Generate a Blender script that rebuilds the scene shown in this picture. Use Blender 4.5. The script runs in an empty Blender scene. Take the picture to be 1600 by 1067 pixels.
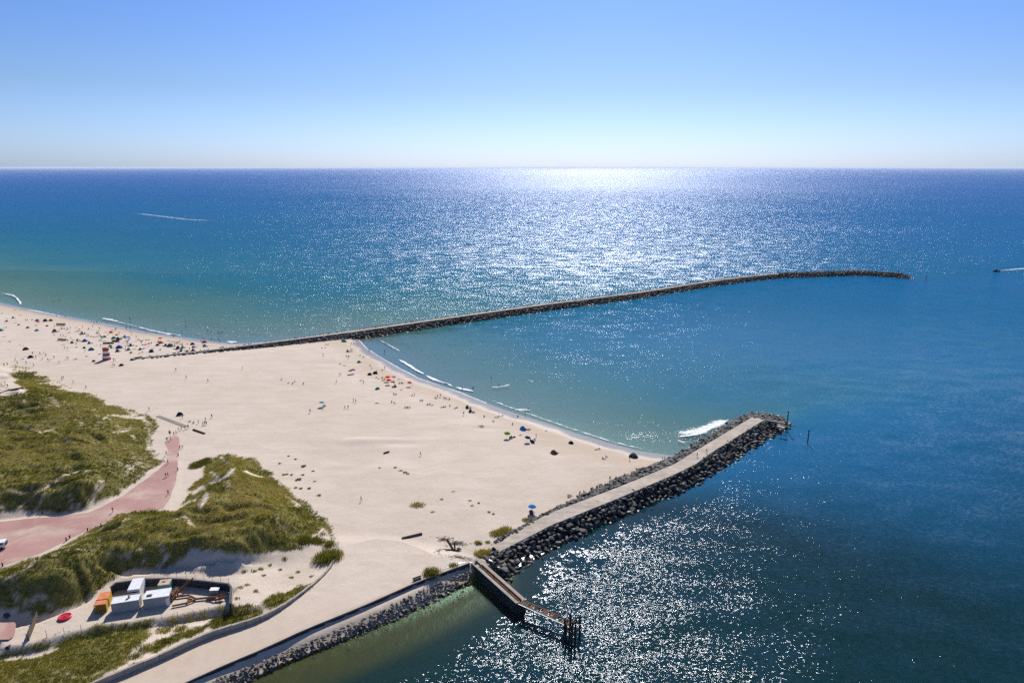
import bpy, bmesh, math, random
import numpy as np
from mathutils import Vector, Matrix

random.seed(7)
RNG = np.random.default_rng(7)
SC = bpy.context.scene
COL = SC.collection
R = math.radians

# ------------------------------------------------------------------ camera, sky, sun, exposure
CAM_H, PITCH, F = 100.0, R(14.3), 1067.0
cd = bpy.data.cameras.new("camera")
cam = bpy.data.objects.new("camera", cd)
COL.objects.link(cam)
cam.location = (0, 0, CAM_H)
cam.rotation_euler = (R(90) - PITCH, 0, 0)
cd.sensor_width = 36.0
cd.lens = 24.0
cd.clip_start = 1.0
cd.clip_end = 400000.0
SC.camera = cam

SUN_EL, SUN_AZ = R(40.0), R(7.0)          # azimuth measured from +Y towards +X
SUN_DIR = Vector((math.sin(SUN_AZ) * math.cos(SUN_EL), math.cos(SUN_AZ) * math.cos(SUN_EL), math.sin(SUN_EL)))
world = bpy.data.worlds.new("World")
SC.world = world
world.use_nodes = True
wn, wl = world.node_tree.nodes, world.node_tree.links
sky = wn.new("ShaderNodeTexSky")
sky.sky_type = 'NISHITA'
sky.sun_disc = False
sky.sun_elevation = SUN_EL
sky.sun_rotation = SUN_AZ
sky.altitude = 0.0
sky.air_density = 1.0
sky.dust_density = 0.7
sky.ozone_density = 2.5
# clear maritime air: whiter horizon, bluer above (depends on elevation only, all round)
geo = wn.new("ShaderNodeTexCoord")
sep = wn.new("ShaderNodeSeparateXYZ")
wl.new(geo.outputs["Generated"], sep.inputs[0])
rmp = wn.new("ShaderNodeValToRGB")
for e, (p, c) in zip([rmp.color_ramp.elements[0], rmp.color_ramp.elements[1], rmp.color_ramp.elements.new(0.1), rmp.color_ramp.elements.new(0.25)],
                     [(0.0, (0.82, 1.12, 2.0, 1)), (0.5, (0.46, 0.70, 1.28, 1)), (0.1, (0.64, 0.85, 1.28, 1)), (0.25, (0.50, 0.78, 1.40, 1))]):
    e.position = p
    e.color = c
wl.new(sep.outputs["Z"], rmp.inputs[0])
mul = wn.new("ShaderNodeMix")
mul.data_type, mul.blend_type = 'RGBA', 'MULTIPLY'
mul.inputs[0].default_value = 1.0
wl.new(sky.outputs[0], mul.inputs[6])
wl.new(rmp.outputs[0], mul.inputs[7])
wl.new(mul.outputs[2], wn["Background"].inputs["Color"])
wn["Background"].inputs["Strength"].default_value = 0.070

sd = bpy.data.lights.new("sun", 'SUN')
sd.energy = 4.8
sd.angle = R(0.53)
sd.color = (1.0, 0.95, 0.88)
sun = bpy.data.objects.new("sun", sd)
COL.objects.link(sun)
sun.rotation_euler = SUN_DIR.to_track_quat('Z', 'Y').to_euler()
sun.location = (0, 200, 300)

SC.view_settings.view_transform = 'Standard'
SC.view_settings.look = 'None'
SC.view_settings.gamma = 1.0
SC.view_settings.use_curve_mapping = False
SC.view_settings.exposure = 0.22
SC.render.engine = 'CYCLES'
SC.cycles.use_denoising = False
SC.cycles.max_bounces = 5
SC.cycles.volume_bounces = 1
SC.cycles.diffuse_bounces = 2
SC.cycles.glossy_bounces = 2
SC.cycles.transparent_max_bounces = 8
SC.cycles.caustics_reflective = False
SC.cycles.sample_clamp_indirect = 1.2
SC.cycles.sample_clamp_direct = 11.0

# ------------------------------------------------------------------ photograph <-> ground
CP, SP = math.cos(PITCH), math.sin(PITCH)

def at(u, v, z=0.0):
    """Point of the horizontal plane z that a photograph pixel (1600 x 1067) looks at."""
    x, w = (u - 800.0) / F, (533.5 - v) / F
    dy, dz = CP + w * SP, -SP + w * CP
    t = (z - CAM_H) / dz
    return Vector((x * t, dy * t, z))

def proj(x, y, z):
    d = y * CP - (z - CAM_H) * SP
    h = y * SP + (z - CAM_H) * CP
    return 800.0 + F * x / d, 533.5 - F * h / d

def line(pts, z=0.0):
    return np.array([tuple(at(u, v, z))[:2] for u, v in pts])

# ------------------------------------------------------------------ numeric helpers
_TAB = RNG.random((256, 256))

def vnoise(x, y, s, seed=0):
    x, y = x / s + seed * 17.13, y / s + seed * 31.7
    xi, yi = np.floor(x).astype(int), np.floor(y).astype(int)
    fx, fy = x - xi, y - yi
    fx, fy = fx * fx * (3 - 2 * fx), fy * fy * (3 - 2 * fy)
    a, b = _TAB[xi & 255, yi & 255], _TAB[(xi + 1) & 255, yi & 255]
    c, d = _TAB[xi & 255, (yi + 1) & 255], _TAB[(xi + 1) & 255, (yi + 1) & 255]
    return (a * (1 - fx) + b * fx) * (1 - fy) + (c * (1 - fx) + d * fx) * fy

def fbm(x, y, s, n=3, seed=0):
    o, a, t = 0, 1.0, 0
    for k in range(n):
        o = o + a * vnoise(x, y, s / 2 ** k, seed + k)
        t += a
        a *= 0.5
    return o / t - 0.5

def inside(px, py, poly):
    r = np.zeros(np.shape(px), bool)
    n = len(poly)
    for i in range(n):
        x0, y0 = poly[i]
        x1, y1 = poly[(i + 1) % n]
        if y0 == y1:
            continue
        c = ((y0 > py) != (y1 > py)) & (px < (x1 - x0) * (py - y0) / (y1 - y0) + x0)
        r ^= c
    return r

def dist_line(px, py, pts, closed=False):
    d = np.full(np.shape(px), 1e18)
    n = len(pts)
    for i in range(n if closed else n - 1):
        x0, y0 = pts[i]
        x1, y1 = pts[(i + 1) % n]
        ex, ey = x1 - x0, y1 - y0
        L = ex * ex + ey * ey + 1e-12
        t = np.clip(((px - x0) * ex + (py - y0) * ey) / L, 0, 1)
        d = np.minimum(d, (px - x0 - t * ex) ** 2 + (py - y0 - t * ey) ** 2)
    return np.sqrt(d)

def sdf(px, py, poly):
    d = dist_line(px, py, poly, True)
    return np.where(inside(px, py, poly), d, -d)

def sst(a, b, x):
    t = np.clip((x - a) / (b - a), 0, 1)
    return t * t * (3 - 2 * t)

def resample(pts, step):
    """Even points along a polyline of 2-D or 3-D points."""
    p = np.array(pts, float)
    L = np.concatenate([[0], np.cumsum(np.linalg.norm(np.diff(p, axis=0), axis=1))])
    n = max(2, int(round(L[-1] / step)) + 1)
    s = np.linspace(0, L[-1], n)
    return np.stack([np.interp(s, L, p[:, k]) for k in range(p.shape[1])], 1)

def smooth_line(pts, step, it=2):
    p = resample(pts, step)
    for _ in range(it):
        q = p.copy()
        q[1:-1] = (p[:-2] + 2 * p[1:-1] + p[2:]) / 4
        p = q
    return p

# ------------------------------------------------------------------ object helpers
def prop(o, label=None, cat=None, group=None, kind=None):
    for k, v in (("label", label), ("category", cat), ("group", group), ("kind", kind)):
        if v:
            o[k] = v
    return o

PENDING = []      # things whose label needs a rank among look-alikes

def reg(o, sing, plur, loc, cat, group=None):
    """label = 'sing loc', or 'second from left of three plur loc' when several share the words."""
    o["category"] = cat
    if group:
        o["group"] = group
    PENDING.append((o, sing, plur, loc))
    return o

def empty(name, loc=(0, 0, 0), rz=0.0):
    o = bpy.data.objects.new(name, None)
    o.empty_display_size = 0.3
    o.location = loc
    o.rotation_euler = (0, 0, rz)
    COL.objects.link(o)
    return o

def link(name, me, parent=None, loc=(0, 0, 0), rz=0.0):
    o = bpy.data.objects.new(name, me)
    COL.objects.link(o)
    o.location = loc
    o.rotation_euler = (0, 0, rz)
    if parent is not None:
        o.parent = parent
    return o

def mesh_np(name, V, Fc, mats=(), smooth=False):
    """Fast mesh from numpy arrays: Fc is (n,3) or (n,4)."""
    V = np.asarray(V, np.float32)
    Fc = np.asarray(Fc, np.int32)
    me = bpy.data.meshes.new(name)
    me.vertices.add(len(V))
    me.vertices.foreach_set("co", V.ravel())
    k = Fc.shape[1]
    me.loops.add(Fc.size)
    me.loops.foreach_set("vertex_index", Fc.ravel())
    me.polygons.add(len(Fc))
    me.polygons.foreach_set("loop_start", np.arange(0, Fc.size, k, dtype=np.int32))
    me.update(calc_edges=True)
    me.polygons.foreach_set("use_smooth", np.full(len(Fc), smooth, bool))
    for m in mats:
        me.materials.append(m)
    return me

def attr(me, name, vals, typ='FLOAT'):
    a = me.attributes.new(name, typ, 'POINT')
    if typ == 'FLOAT':
        a.data.foreach_set("value", np.asarray(vals, np.float32).ravel())
    else:
        a.data.foreach_set("color", np.asarray(vals, np.float32).ravel())

class MB:
    """Collects shapes into one mesh."""
    def __init__(self):
        self.v, self.f, self.m = [], [], []
    def add(self, vs, fs, mi=0):
        b = len(self.v)
        self.v += [tuple(p) for p in vs]
        self.f += [tuple(i + b for i in f) for f in fs]
        self.m += [mi] * len(fs)
    def box(self, c, s, rz=0.0, mi=0, rot=None, taper=1.0):
        M = rot if rot is not None else Matrix.Rotation(rz, 3, 'Z')
        vs = []
        for z in (-.5, .5):
            k = taper if z > 0 else 1.0
            for x, y in ((-.5, -.5), (.5, -.5), (.5, .5), (-.5, .5)):
                vs.append(Vector(c) + M @ Vector((x * s[0] * k, y * s[1] * k, z * s[2])))
        self.add(vs, [(3, 2, 1, 0), (4, 5, 6, 7), (0, 1, 5, 4), (1, 2, 6, 5), (2, 3, 7, 6), (3, 0, 4, 7)], mi)
    def bar(self, a, b, w, h=None, mi=0):
        a, b = Vector(a), Vector(b)
        d = (b - a)
        q = d.to_track_quat('X', 'Z').to_matrix()
        self.box((a + b) / 2, (d.length, w, h or w), mi=mi, rot=q)
    def tube(self, a, b, r0, r1=None, n=8, mi=0):
        a, b = Vector(a), Vector(b)
        r1 = r0 if r1 is None else r1
        q = (b - a).to_track_quat('Z', 'Y').to_matrix()
        vs = [a + q @ Vector((r0 * math.cos(2 * math.pi * i / n), r0 * math.sin(2 * math.pi * i / n), 0)) for i in range(n)]
        vs += [b + q @ Vector((r1 * math.cos(2 * math.pi * i / n), r1 * math.sin(2 * math.pi * i / n), 0)) for i in range(n)]
        fs = [(i, (i + 1) % n, n + (i + 1) % n, n + i) for i in range(n)]
        fs += [tuple(range(n - 1, -1, -1)), tuple(range(n, 2 * n))]
        self.add(vs, fs, mi)
    def lathe(self, prof, n=12, c=(0, 0, 0), mi=0, ph=0.0, sx=1.0, sy=1.0):
        vs = []
        for r, z in prof:
            for i in range(n):
                a = ph + 2 * math.pi * i / n
                vs.append((c[0] + r * sx * math.cos(a), c[1] + r * sy * math.sin(a), c[2] + z))
        fs = []
        for k in range(len(prof) - 1):
            for i in range(n):
                j = (i + 1) % n
                fs.append((k * n + i, k * n + j, (k + 1) * n + j, (k + 1) * n + i))
        fs.append(tuple(range(n - 1, -1, -1)))
        fs.append(tuple(range((len(prof) - 1) * n, len(prof) * n)))
        self.add(vs, fs, mi)
    def mesh(self, name, mats, smooth=False):
        me = bpy.data.meshes.new(name)
        me.from_pydata([tuple(p) for p in self.v], [], self.f)
        for m in (mats if isinstance(mats, (list, tuple)) else [mats]):
            me.materials.append(m)
        me.polygons.foreach_set("material_index", self.m)
        if smooth:
            me.polygons.foreach_set("use_smooth", [True] * len(self.f))
        me.update()
        return me
    def build(self, name, mats, parent=None, loc=(0, 0, 0), rz=0.0, smooth=False):
        return link(name, self.mesh(name, mats, smooth), parent, loc, rz)

def copy_tree(o, parent=None):
    c = o.copy()
    COL.objects.link(c)
    if parent is not None:
        c.parent = parent
    for ch in list(o.children):
        copy_tree(ch, c)
    return c

# ------------------------------------------------------------------ materials
class NT:
    """Small wrapper round a material's node tree."""
    def __init__(self, name):
        self.mat = bpy.data.materials.new(name)
        self.mat.use_nodes = True
        self.t = self.mat.node_tree
        self.t.nodes.clear()
        self.out = self.n("ShaderNodeOutputMaterial")
    def n(self, typ, **kw):
        nd = self.t.nodes.new(typ)
        for k, v in kw.items():
            setattr(nd, k, v)
        return nd
    def l(self, a, b):
        self.t.links.new(a, b)
    def set(self, sock, v):
        if hasattr(v, "is_output") or isinstance(v, bpy.types.NodeSocket):
            self.l(v, sock)
        else:
            sock.default_value = v
    def noise(self, scale, detail=3, rough=0.55, vec=None, dist=0.0, out=0):
        nd = self.n("ShaderNodeTexNoise")
        nd.inputs["Scale"].default_value = scale
        nd.inputs["Detail"].default_value = detail
        nd.inputs["Roughness"].default_value = rough
        nd.inputs["Distortion"].default_value = dist
        if vec is not None:
            self.l(vec, nd.inputs["Vector"])
        return nd.outputs[out]
    def pos(self, scale=(1, 1, 1), rz=0.0, obj=False):
        if obj:
            g = self.n("ShaderNodeTexCoord").outputs["Object"]
        else:
            g = self.n("ShaderNodeNewGeometry").outputs["Position"]
        if tuple(scale) == (1, 1, 1) and rz == 0:
            return g
        m = self.n("ShaderNodeMapping")
        m.inputs["Scale"].default_value = scale
        m.inputs["Rotation"].default_value = (0, 0, rz)
        self.l(g, m.inputs["Vector"])
        return m.outputs[0]
    def attr(self, name, out="Fac"):
        return self.n("ShaderNodeAttribute", attribute_name=name).outputs[out]
    def math(self, op, a, b=0.0, c=0.0, clamp=False):
        nd = self.n("ShaderNodeMath", operation=op)
        nd.use_clamp = clamp
        self.set(nd.inputs[0], a)
        self.set(nd.inputs[1], b)
        if len(nd.inputs) > 2:
            self.set(nd.inputs[2], c)
        return nd.outputs[0]
    def ramp(self, fac, stops, interp='LINEAR'):
        nd = self.n("ShaderNodeValToRGB")
        cr = nd.color_ramp
        cr.interpolation = interp
        while len(cr.elements) < len(stops):
            cr.elements.new(0.5)
        for e, (p, c) in zip(cr.elements, stops):
            e.position = p
            e.color = c if len(c) == 4 else tuple(c) + (1,)
        self.l(fac, nd.inputs[0])
        return nd.outputs[0]
    def mix(self, fac, a, b, mode='MIX'):
        nd = self.n("ShaderNodeMix", data_type='RGBA', blend_type=mode)
        self.set(nd.inputs[0], fac)
        for s, v in ((nd.inputs[6], a), (nd.inputs[7], b)):
            if isinstance(v, (tuple, list)):
                s.default_value = tuple(v) if len(v) == 4 else tuple(v) + (1,)
            else:
                self.l(v, s)
        return nd.outputs[2]
    def bump(self, h, strength=0.5, dist=0.05, normal=None):
        nd = self.n("ShaderNodeBump")
        self.set(nd.inputs["Strength"], strength)
        nd.inputs["Distance"].default_value = dist
        self.l(h, nd.inputs["Height"])
        if normal is not None:
            self.l(normal, nd.inputs["Normal"])
        return nd.outputs[0]
    def principled(self, col, rough=0.9, normal=None, spec=0.3, metal=0.0):
        nd = self.n("ShaderNodeBsdfPrincipled")
        if isinstance(col, (tuple, list)):
            nd.inputs["Base Color"].default_value = tuple(col) + (1,) if len(col) == 3 else col
        else:
            self.l(col, nd.inputs["Base Color"])
        self.set(nd.inputs["Roughness"], rough)
        nd.inputs["Specular IOR Level"].default_value = spec
        nd.inputs["Metallic"].default_value = metal
        if normal is not None:
            self.l(normal, nd.inputs["Normal"])
        return nd.outputs[0]
    def surf(self, sh):
        self.l(sh, self.out.inputs["Surface"])
        return self.mat

def simple(name, col, var=0.25, scale=3.0, rough=0.8, spec=0.3, bump=0.0, metal=0.0, obj=True):
    """Paint or cloth: one colour with faint mottling and wear."""
    t = NT(name)
    nz = t.noise(scale, 4, 0.6, t.pos(obj=obj))
    a = tuple(c * (1 - var) for c in col)
    b = tuple(min(1, c * (1 + var)) for c in col)
    c = t.ramp(nz, [(0.3, a), (0.7, b)])
    nrm = t.bump(t.noise(scale * 6, 3, 0.6, t.pos(obj=obj)), bump, 0.03) if bump else None
    return t.surf(t.principled(c, rough, nrm, spec, metal))

# ------------------------------------------------------------------ outlines of the place (traced from the photograph onto the ground)
SHORE_SEA = [(-330, 408), (-150, 440), (-60, 458), (0, 473), (30, 480), (75, 489), (130, 499), (180, 508), (230, 519), (280, 526), (330, 533), (365, 537)]
SHORE_BAY = [(556, 526), (561, 531), (572, 543), (590, 555), (622, 574), (655, 591), (690, 603), (722, 614), (760, 630), (805, 646), (850, 660),
             (900, 677), (950, 692), (1000, 705), (1052, 712)]
UNDER_PIER = [(1092, 738), (1050, 764), (1000, 788), (940, 818), (860, 858), (800, 893), (768, 893), (737, 908)]
SHORE_QUAY = [(675, 941), (600, 976), (525, 1007), (457, 1033), (400, 1060), (340, 1090), (200, 1160)]
LAND = np.vstack([line(SHORE_SEA), line(SHORE_BAY), line(UNDER_PIER), line(SHORE_QUAY), [(-700, 40), (-700, 700)]])
QUAY_TOP = [(733, 878), (650, 908), (562, 947), (475, 982), (410, 1012), (350, 1037), (290, 1064), (200, 1105)]     # promenade edge, z = 3
QUAY = line(QUAY_TOP, 3.0)
LEDGE = np.vstack([QUAY, line(SHORE_QUAY)[::-1], line([(737, 908)])])
# dunes: foot outline split into a steep (towards the camera) and a gentle side
D1_GENTLE = line([(-420, 575), (-60, 566), (12, 570), (45, 572), (60, 583), (120, 607), (180, 632), (240, 655), (243, 668), (238, 690), (248, 708), (257, 722)], 2.4)
D1_STEEP = line([(257, 722), (240, 737), (217, 752), (197, 768), (170, 784), (140, 798), (100, 806), (40, 808), (0, 813), (-420, 880)], 2.4)
D1 = np.vstack([D1_GENTLE, D1_STEEP])
D2_GENTLE = line([(-330, 935), (0, 888), (60, 868), (110, 842), (160, 816), (205, 800), (262, 798), (288, 772), (314, 738), (322, 722), (345, 712), (372, 707),
                  (396, 717), (422, 738), (452, 765), (482, 790), (507, 811), (522, 830), (528, 850)], 2.6)
D2_STEEP = line([(528, 850), (516, 874), (480, 872), (440, 880), (385, 897), (330, 900), (290, 896), (250, 897), (206, 898), (182, 906), (160, 918), (132, 938), (95, 957), (55, 968), (0, 963), (-330, 990)], 3.6)
D2 = np.vstack([D2_GENTLE, D2_STEEP])
D3 = line([(-330, 1040), (0, 1012), (50, 1004), (110, 986), (180, 972), (255, 966), (330, 955), (400, 940), (440, 918), (487, 908), (470, 930), (410, 966), (330, 990), (248, 1028), (165, 1064),
           (60, 1110), (-330, 1240)], 3.6)
YARD = line([(0, 985), (60, 972), (130, 944), (176, 914), (200, 907), (260, 905), (300, 906), (357, 914), (360, 944), (310, 955), (255, 966), (180, 975), (110, 988), (50, 1006), (0, 1012)], 3.4)
PATH_PX = [(-330, 905), (0, 884), (60, 865), (110, 841), (160, 817), (205, 801), (255, 794), (266, 778), (273, 757), (277, 735), (277, 712), (282, 686), (276, 680), (259, 688),
           (261, 705), (259, 722), (240, 740), (217, 755), (197, 771), (170, 786), (140, 800), (100, 806), (40, 811), (0, 815), (-330, 850)]
PATH = line(PATH_PX, 2.5)
RETAIN_PX = [(90, 1098), (165, 1064), (250, 1029), (330, 991), (372, 979), (412, 966), (450, 943), (490, 911), (514, 889), (526, 866), (528, 846)]
RETAIN = line(RETAIN_PX, 3.4)
PROM = np.vstack([RETAIN, line([(600, 850), (733, 878)], 3.0), QUAY])

# ------------------------------------------------------------------ the ground as one height field
def axis(segs):
    out = [segs[0][0]]
    for a, b, s0, s1 in segs:
        x, L = a, b - a
        while x < b - 1e-6:
            t = (x - a) / L
            x += s0 + (s1 - s0) * t
            out.append(min(x, b))
    return np.array(out)

GX = axis([(-690, -260, 5.0, 1.5), (-260, -170, 1.4, 0.8), (-170, 20, 0.72, 0.72), (20, 90, 0.9, 1.2), (90, 300, 1.4, 4.0)])
GY = axis([(60, 108, 2.5, 0.8), (108, 235, 0.68, 0.75), (235, 330, 0.8, 1.2), (330, 720, 1.2, 4.5)])
X, Y = np.meshgrid(GX, GY)
D_SHORE = sdf(X, Y, LAND)

def ground_height(X, Y, d):
    jit = fbm(X, Y, 26, 3, 3) * 2.4
    dd = d + jit * sst(0, 8, np.abs(d)) * 0.6
    z = np.where(dd > 0, 2.35 * (1 - np.exp(-dd / 17.0)), np.maximum(dd * 0.05, -9.0))
    z += sst(10, 40, dd) * (fbm(X, Y, 60, 3, 11) * 0.7 + fbm(X, Y, 9, 3, 12) * 0.16)
    # berm of dug sand in the middle of the beach
    for (u, v, a, b, h) in ((598, 695, 15, 5.0, 0.28), (604, 687, 20, 2.6, 0.34), (566, 690, 5, 3.0, 0.25), (620, 693, 6, 2.2, -0.3), (754, 666, 4, 2, -.35), (500, 566, 14, 4, -.3), (560, 690, 8, 3, .35)):
        c = at(u, v, 2.4)
        z += h * np.exp(-((X - c.x) / a) ** 2 - ((Y - c.y) / b) ** 2)
    # promenade and the ledge below the quay wall
    q = sdf(X, Y, PROM)
    z = z + (3.0 - z) * sst(-7, 1.0, q)
    led = sdf(X, Y, LEDGE)
    zl = np.where(d > 0, 2.02 * sst(0, 4.4, d), np.maximum(d * 0.16, -9))
    near_quay = sst(6, 0.0, dist_line(X, Y, np.vstack([line([(737, 908)]), line(SHORE_QUAY)])))
    z = np.where(led > 0, zl, z)
    z = np.where((d <= 0), np.minimum(z, np.maximum(d * (0.05 + 0.12 * near_quay), -9)), z)
    # dunes
    ins1, ins2 = inside(X, Y, D1), inside(X, Y, D2)
    n1 = fbm(X, Y, 13, 4, 21)
    ridg = 1 - np.abs(fbm(X + 0.6 * Y, Y * 1.7 - 0.4 * X, 9, 3, 25)) * 4
    g1 = sst(0, 26, dist_line(X, Y, D1_GENTLE)) * sst(0, 9, dist_line(X, Y, D1_STEEP))
    h1 = np.where(ins1, 5.2 * g1 + (n1 * 3.6 + ridg * 1.3) * np.minimum(1, g1 * 1.6), 0)
    g2 = sst(0, 18, dist_line(X, Y, D2_GENTLE)) * sst(0, 1, dist_line(X, Y, D2_STEEP) / (7.5 + 13 * sst(at(372, 880, 3).x, at(425, 880, 3).x, X)))
    h2 = np.where(ins2, 6.4 * g2 + (fbm(X, Y, 11, 4, 31) * 3.6 + ridg * 1.2) * np.minimum(1, g2 * 1.6), 0)
    s3 = sdf(X, Y, D3)
    h3 = np.where(s3 > 0, 0.9 * sst(0, 7, s3) + fbm(X, Y, 8, 3, 41) * 1.7 * sst(0, 3, s3) + 0.4 * sst(0, 1.0, s3), 0)
    z = z + np.maximum(h1, 0) + np.maximum(h2, 0) + np.maximum(h3, 0)
    # fenced yard cut into the foot of the dune, sunken; sand bank behind its walls
    y = sdf(X, Y, YARD)
    bank = sst(14, 1.5, -y) * sst(-22, -12, X + 100) * inside(X, Y, line([(120, 900), (380, 880), (520, 850), (528, 880), (440, 930), (358, 950), (364, 915), (300, 905), (200, 905), (150, 935)], 4.5)) * 1.6
    z = z + bank
    z = z + (3.35 + fbm(X, Y, 5, 2, 44) * 0.15 - z) * sst(-1.1, 0.2, y)
    # path bed is level
    p = sdf(X, Y, PATH)
    z = z + (2.45 - z) * sst(-2.2, -0.2, p)
    return z, p

Z, P_SDF = ground_height(X, Y, D_SHORE)

def gz(x, y):
    """Ground height at one place (bilinear in the grid)."""
    i = int(np.clip(np.searchsorted(GX, x) - 1, 0, len(GX) - 2))
    j = int(np.clip(np.searchsorted(GY, y) - 1, 0, len(GY) - 2))
    a = min(max((x - GX[i]) / (GX[i + 1] - GX[i]), 0), 1)
    b = min(max((y - GY[j]) / (GY[j + 1] - GY[j]), 0), 1)
    return float((Z[j, i] * (1 - a) + Z[j, i + 1] * a) * (1 - b) + (Z[j + 1, i] * (1 - a) + Z[j + 1, i + 1] * a) * b)

def gza(x, y):
    i = np.clip(np.searchsorted(GX, x) - 1, 0, len(GX) - 2)
    j = np.clip(np.searchsorted(GY, y) - 1, 0, len(GY) - 2)
    a = np.clip((x - GX[i]) / (GX[i + 1] - GX[i]), 0, 1)
    b = np.clip((y - GY[j]) / (GY[j + 1] - GY[j]), 0, 1)
    return (Z[j, i] * (1 - a) + Z[j, i + 1] * a) * (1 - b) + (Z[j + 1, i] * (1 - a) + Z[j + 1, i + 1] * a) * b

def on_ground(u, v):
    """Where the sight line of a photograph pixel first meets the ground."""
    a, b = at(u, v, 14.0), at(u, v, -1.0)
    lo = None
    n = 90
    for k in range(n + 1):
        p = a.lerp(b, k / n)
        if gz(p.x, p.y) >= p.z:
            hi = k / n
            lo = max(0, (k - 1) / n)
            break
    if lo is None:
        return at(u, v, 0.0)
    for _ in range(12):
        m = (lo + hi) / 2
        p = a.lerp(b, m)
        if gz(p.x, p.y) >= p.z:
            hi = m
        else:
            lo = m
    p = a.lerp(b, hi)
    p.z = gz(p.x, p.y)
    return p

# vegetation outlines, as seen in the photograph; a ground point is overgrown when it falls inside one
VEG = [
    [(-60, 622), (0, 617), (38, 612), (27, 603), (15, 590), (13, 575), (22, 568), (42, 572), (60, 583), (120, 607), (180, 632), (241, 655), (244, 668), (238, 680), (234, 697), (248, 712), (254, 722), (236, 736),
     (214, 750), (194, 766), (168, 780), (140, 793), (118, 800), (90, 800), (40, 798), (0, 806), (-60, 812)],
    [(-60, 905), (0, 887), (60, 868), (110, 842), (160, 815), (205, 799), (240, 793), (272, 797), (286, 783), (292, 766), (303, 752), (316, 742), (314, 726), (328, 716), (345, 710), (370, 707), (396, 717),
     (422, 738), (452, 765), (482, 790), (506, 811), (519, 829), (524, 842), (520, 852), (508, 838), (497, 838), (492, 852), (478, 846), (466, 856), (452, 862), (430, 860), (408, 868), (384, 868), (352, 866), (318, 860),
     (300, 856), (290, 876), (262, 889), (232, 890), (205, 893), (180, 905), (160, 917), (132, 937), (96, 954), (58, 964), (36, 962), (18, 952), (0, 950), (-60, 955)],
    [(-60, 1025), (0, 1014), (52, 1003), (112, 985), (180, 974), (236, 966), (246, 972), (234, 984), (238, 994), (226, 1004), (205, 1018), (196, 1036), (160, 1060), (120, 1085), (-60, 1110)],
    [(236, 1000), (262, 990), (300, 978), (325, 976), (318, 990), (280, 1004), (240, 1022), (222, 1020)],
    [(322, 978), (334, 962), (352, 952), (378, 944), (404, 948), (412, 958), (398, 972), (366, 984), (338, 990)],
    [(404, 946), (416, 930), (442, 916), (470, 911), (487, 911), (482, 924), (462, 934), (436, 948), (414, 954)],
]
SU, SV = proj(X, Y, Z)
VEGM = np.full(X.shape, -1e9)
for poly in VEG:
    VEGM = np.maximum(VEGM, sdf(SU, SV, np.array(poly, float)))
VEGM = np.where(Z < 2.0, -50, VEGM)
trail = np.abs(fbm(X * 0.9 + Y * .3, Y, 17, 4, 51))           # thin bare trails and blow-outs
BLOW = fbm(X, Y, 15, 4, 57)
EDGE = VEGM + fbm(X, Y, 6, 3, 53) * 12
BARE = [([(328, 738), (342, 750), (352, 744), (364, 733)], 4), ([(352, 744), (356, 766)], 2.2), ([(300, 772), (316, 762), (322, 775), (312, 792)], 5), ([(345, 716), (356, 726)], 3), ([(326, 757), (344, 748)], 2.5),
        ([(446, 777), (456, 782), (466, 790)], 3), ([(494, 836), (503, 826), (512, 838)], 4), ([(380, 735), (396, 742), (410, 745)], 2.2), ([(272, 812), (290, 806), (300, 822)], 2), ([(250, 852), (262, 872), (246, 886)], 3),
        ([(80, 620), (92, 638)], 2.2), ([(192, 640), (212, 650), (236, 664)], 2.6), ([(222, 650), (232, 672), (230, 700), (244, 716)], 2.4), ([(12, 806), (60, 768), (100, 742), (138, 735)], 1.6), ([(158, 752), (150, 768), (134, 797)], 3),
        ([(176, 676), (200, 672), (212, 690)], 1.6), ([(40, 668), (62, 676), (80, 672), (110, 690)], 1.4), ([(150, 664), (168, 648)], 1.6), ([(192, 742), (206, 728)], 2.5), ([(108, 652), (130, 664)], 1.3), ([(118, 800), (124, 786)], 2)]
BMASK = np.ones(X.shape)
for ln_, w_ in BARE:
    w_ = w_ * 0.7
    db = dist_line(SU, SV, np.array(ln_, float)) + fbm(X, Y, 3, 2, 59) * 3.5
    BMASK = np.minimum(BMASK, sst(w_ * 0.5, w_ * 1.5, db))
COVER = BMASK * sst(0, 4, EDGE) * (1 - 0.8 * sst(0.010, 0.004, trail) * sst(60, 25, VEGM)) * (1 - 0.9 * sst(0.16, 0.25, BLOW * sst(34, 12, VEGM) + 0.10 * sst(14, 3, VEGM)))

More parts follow.
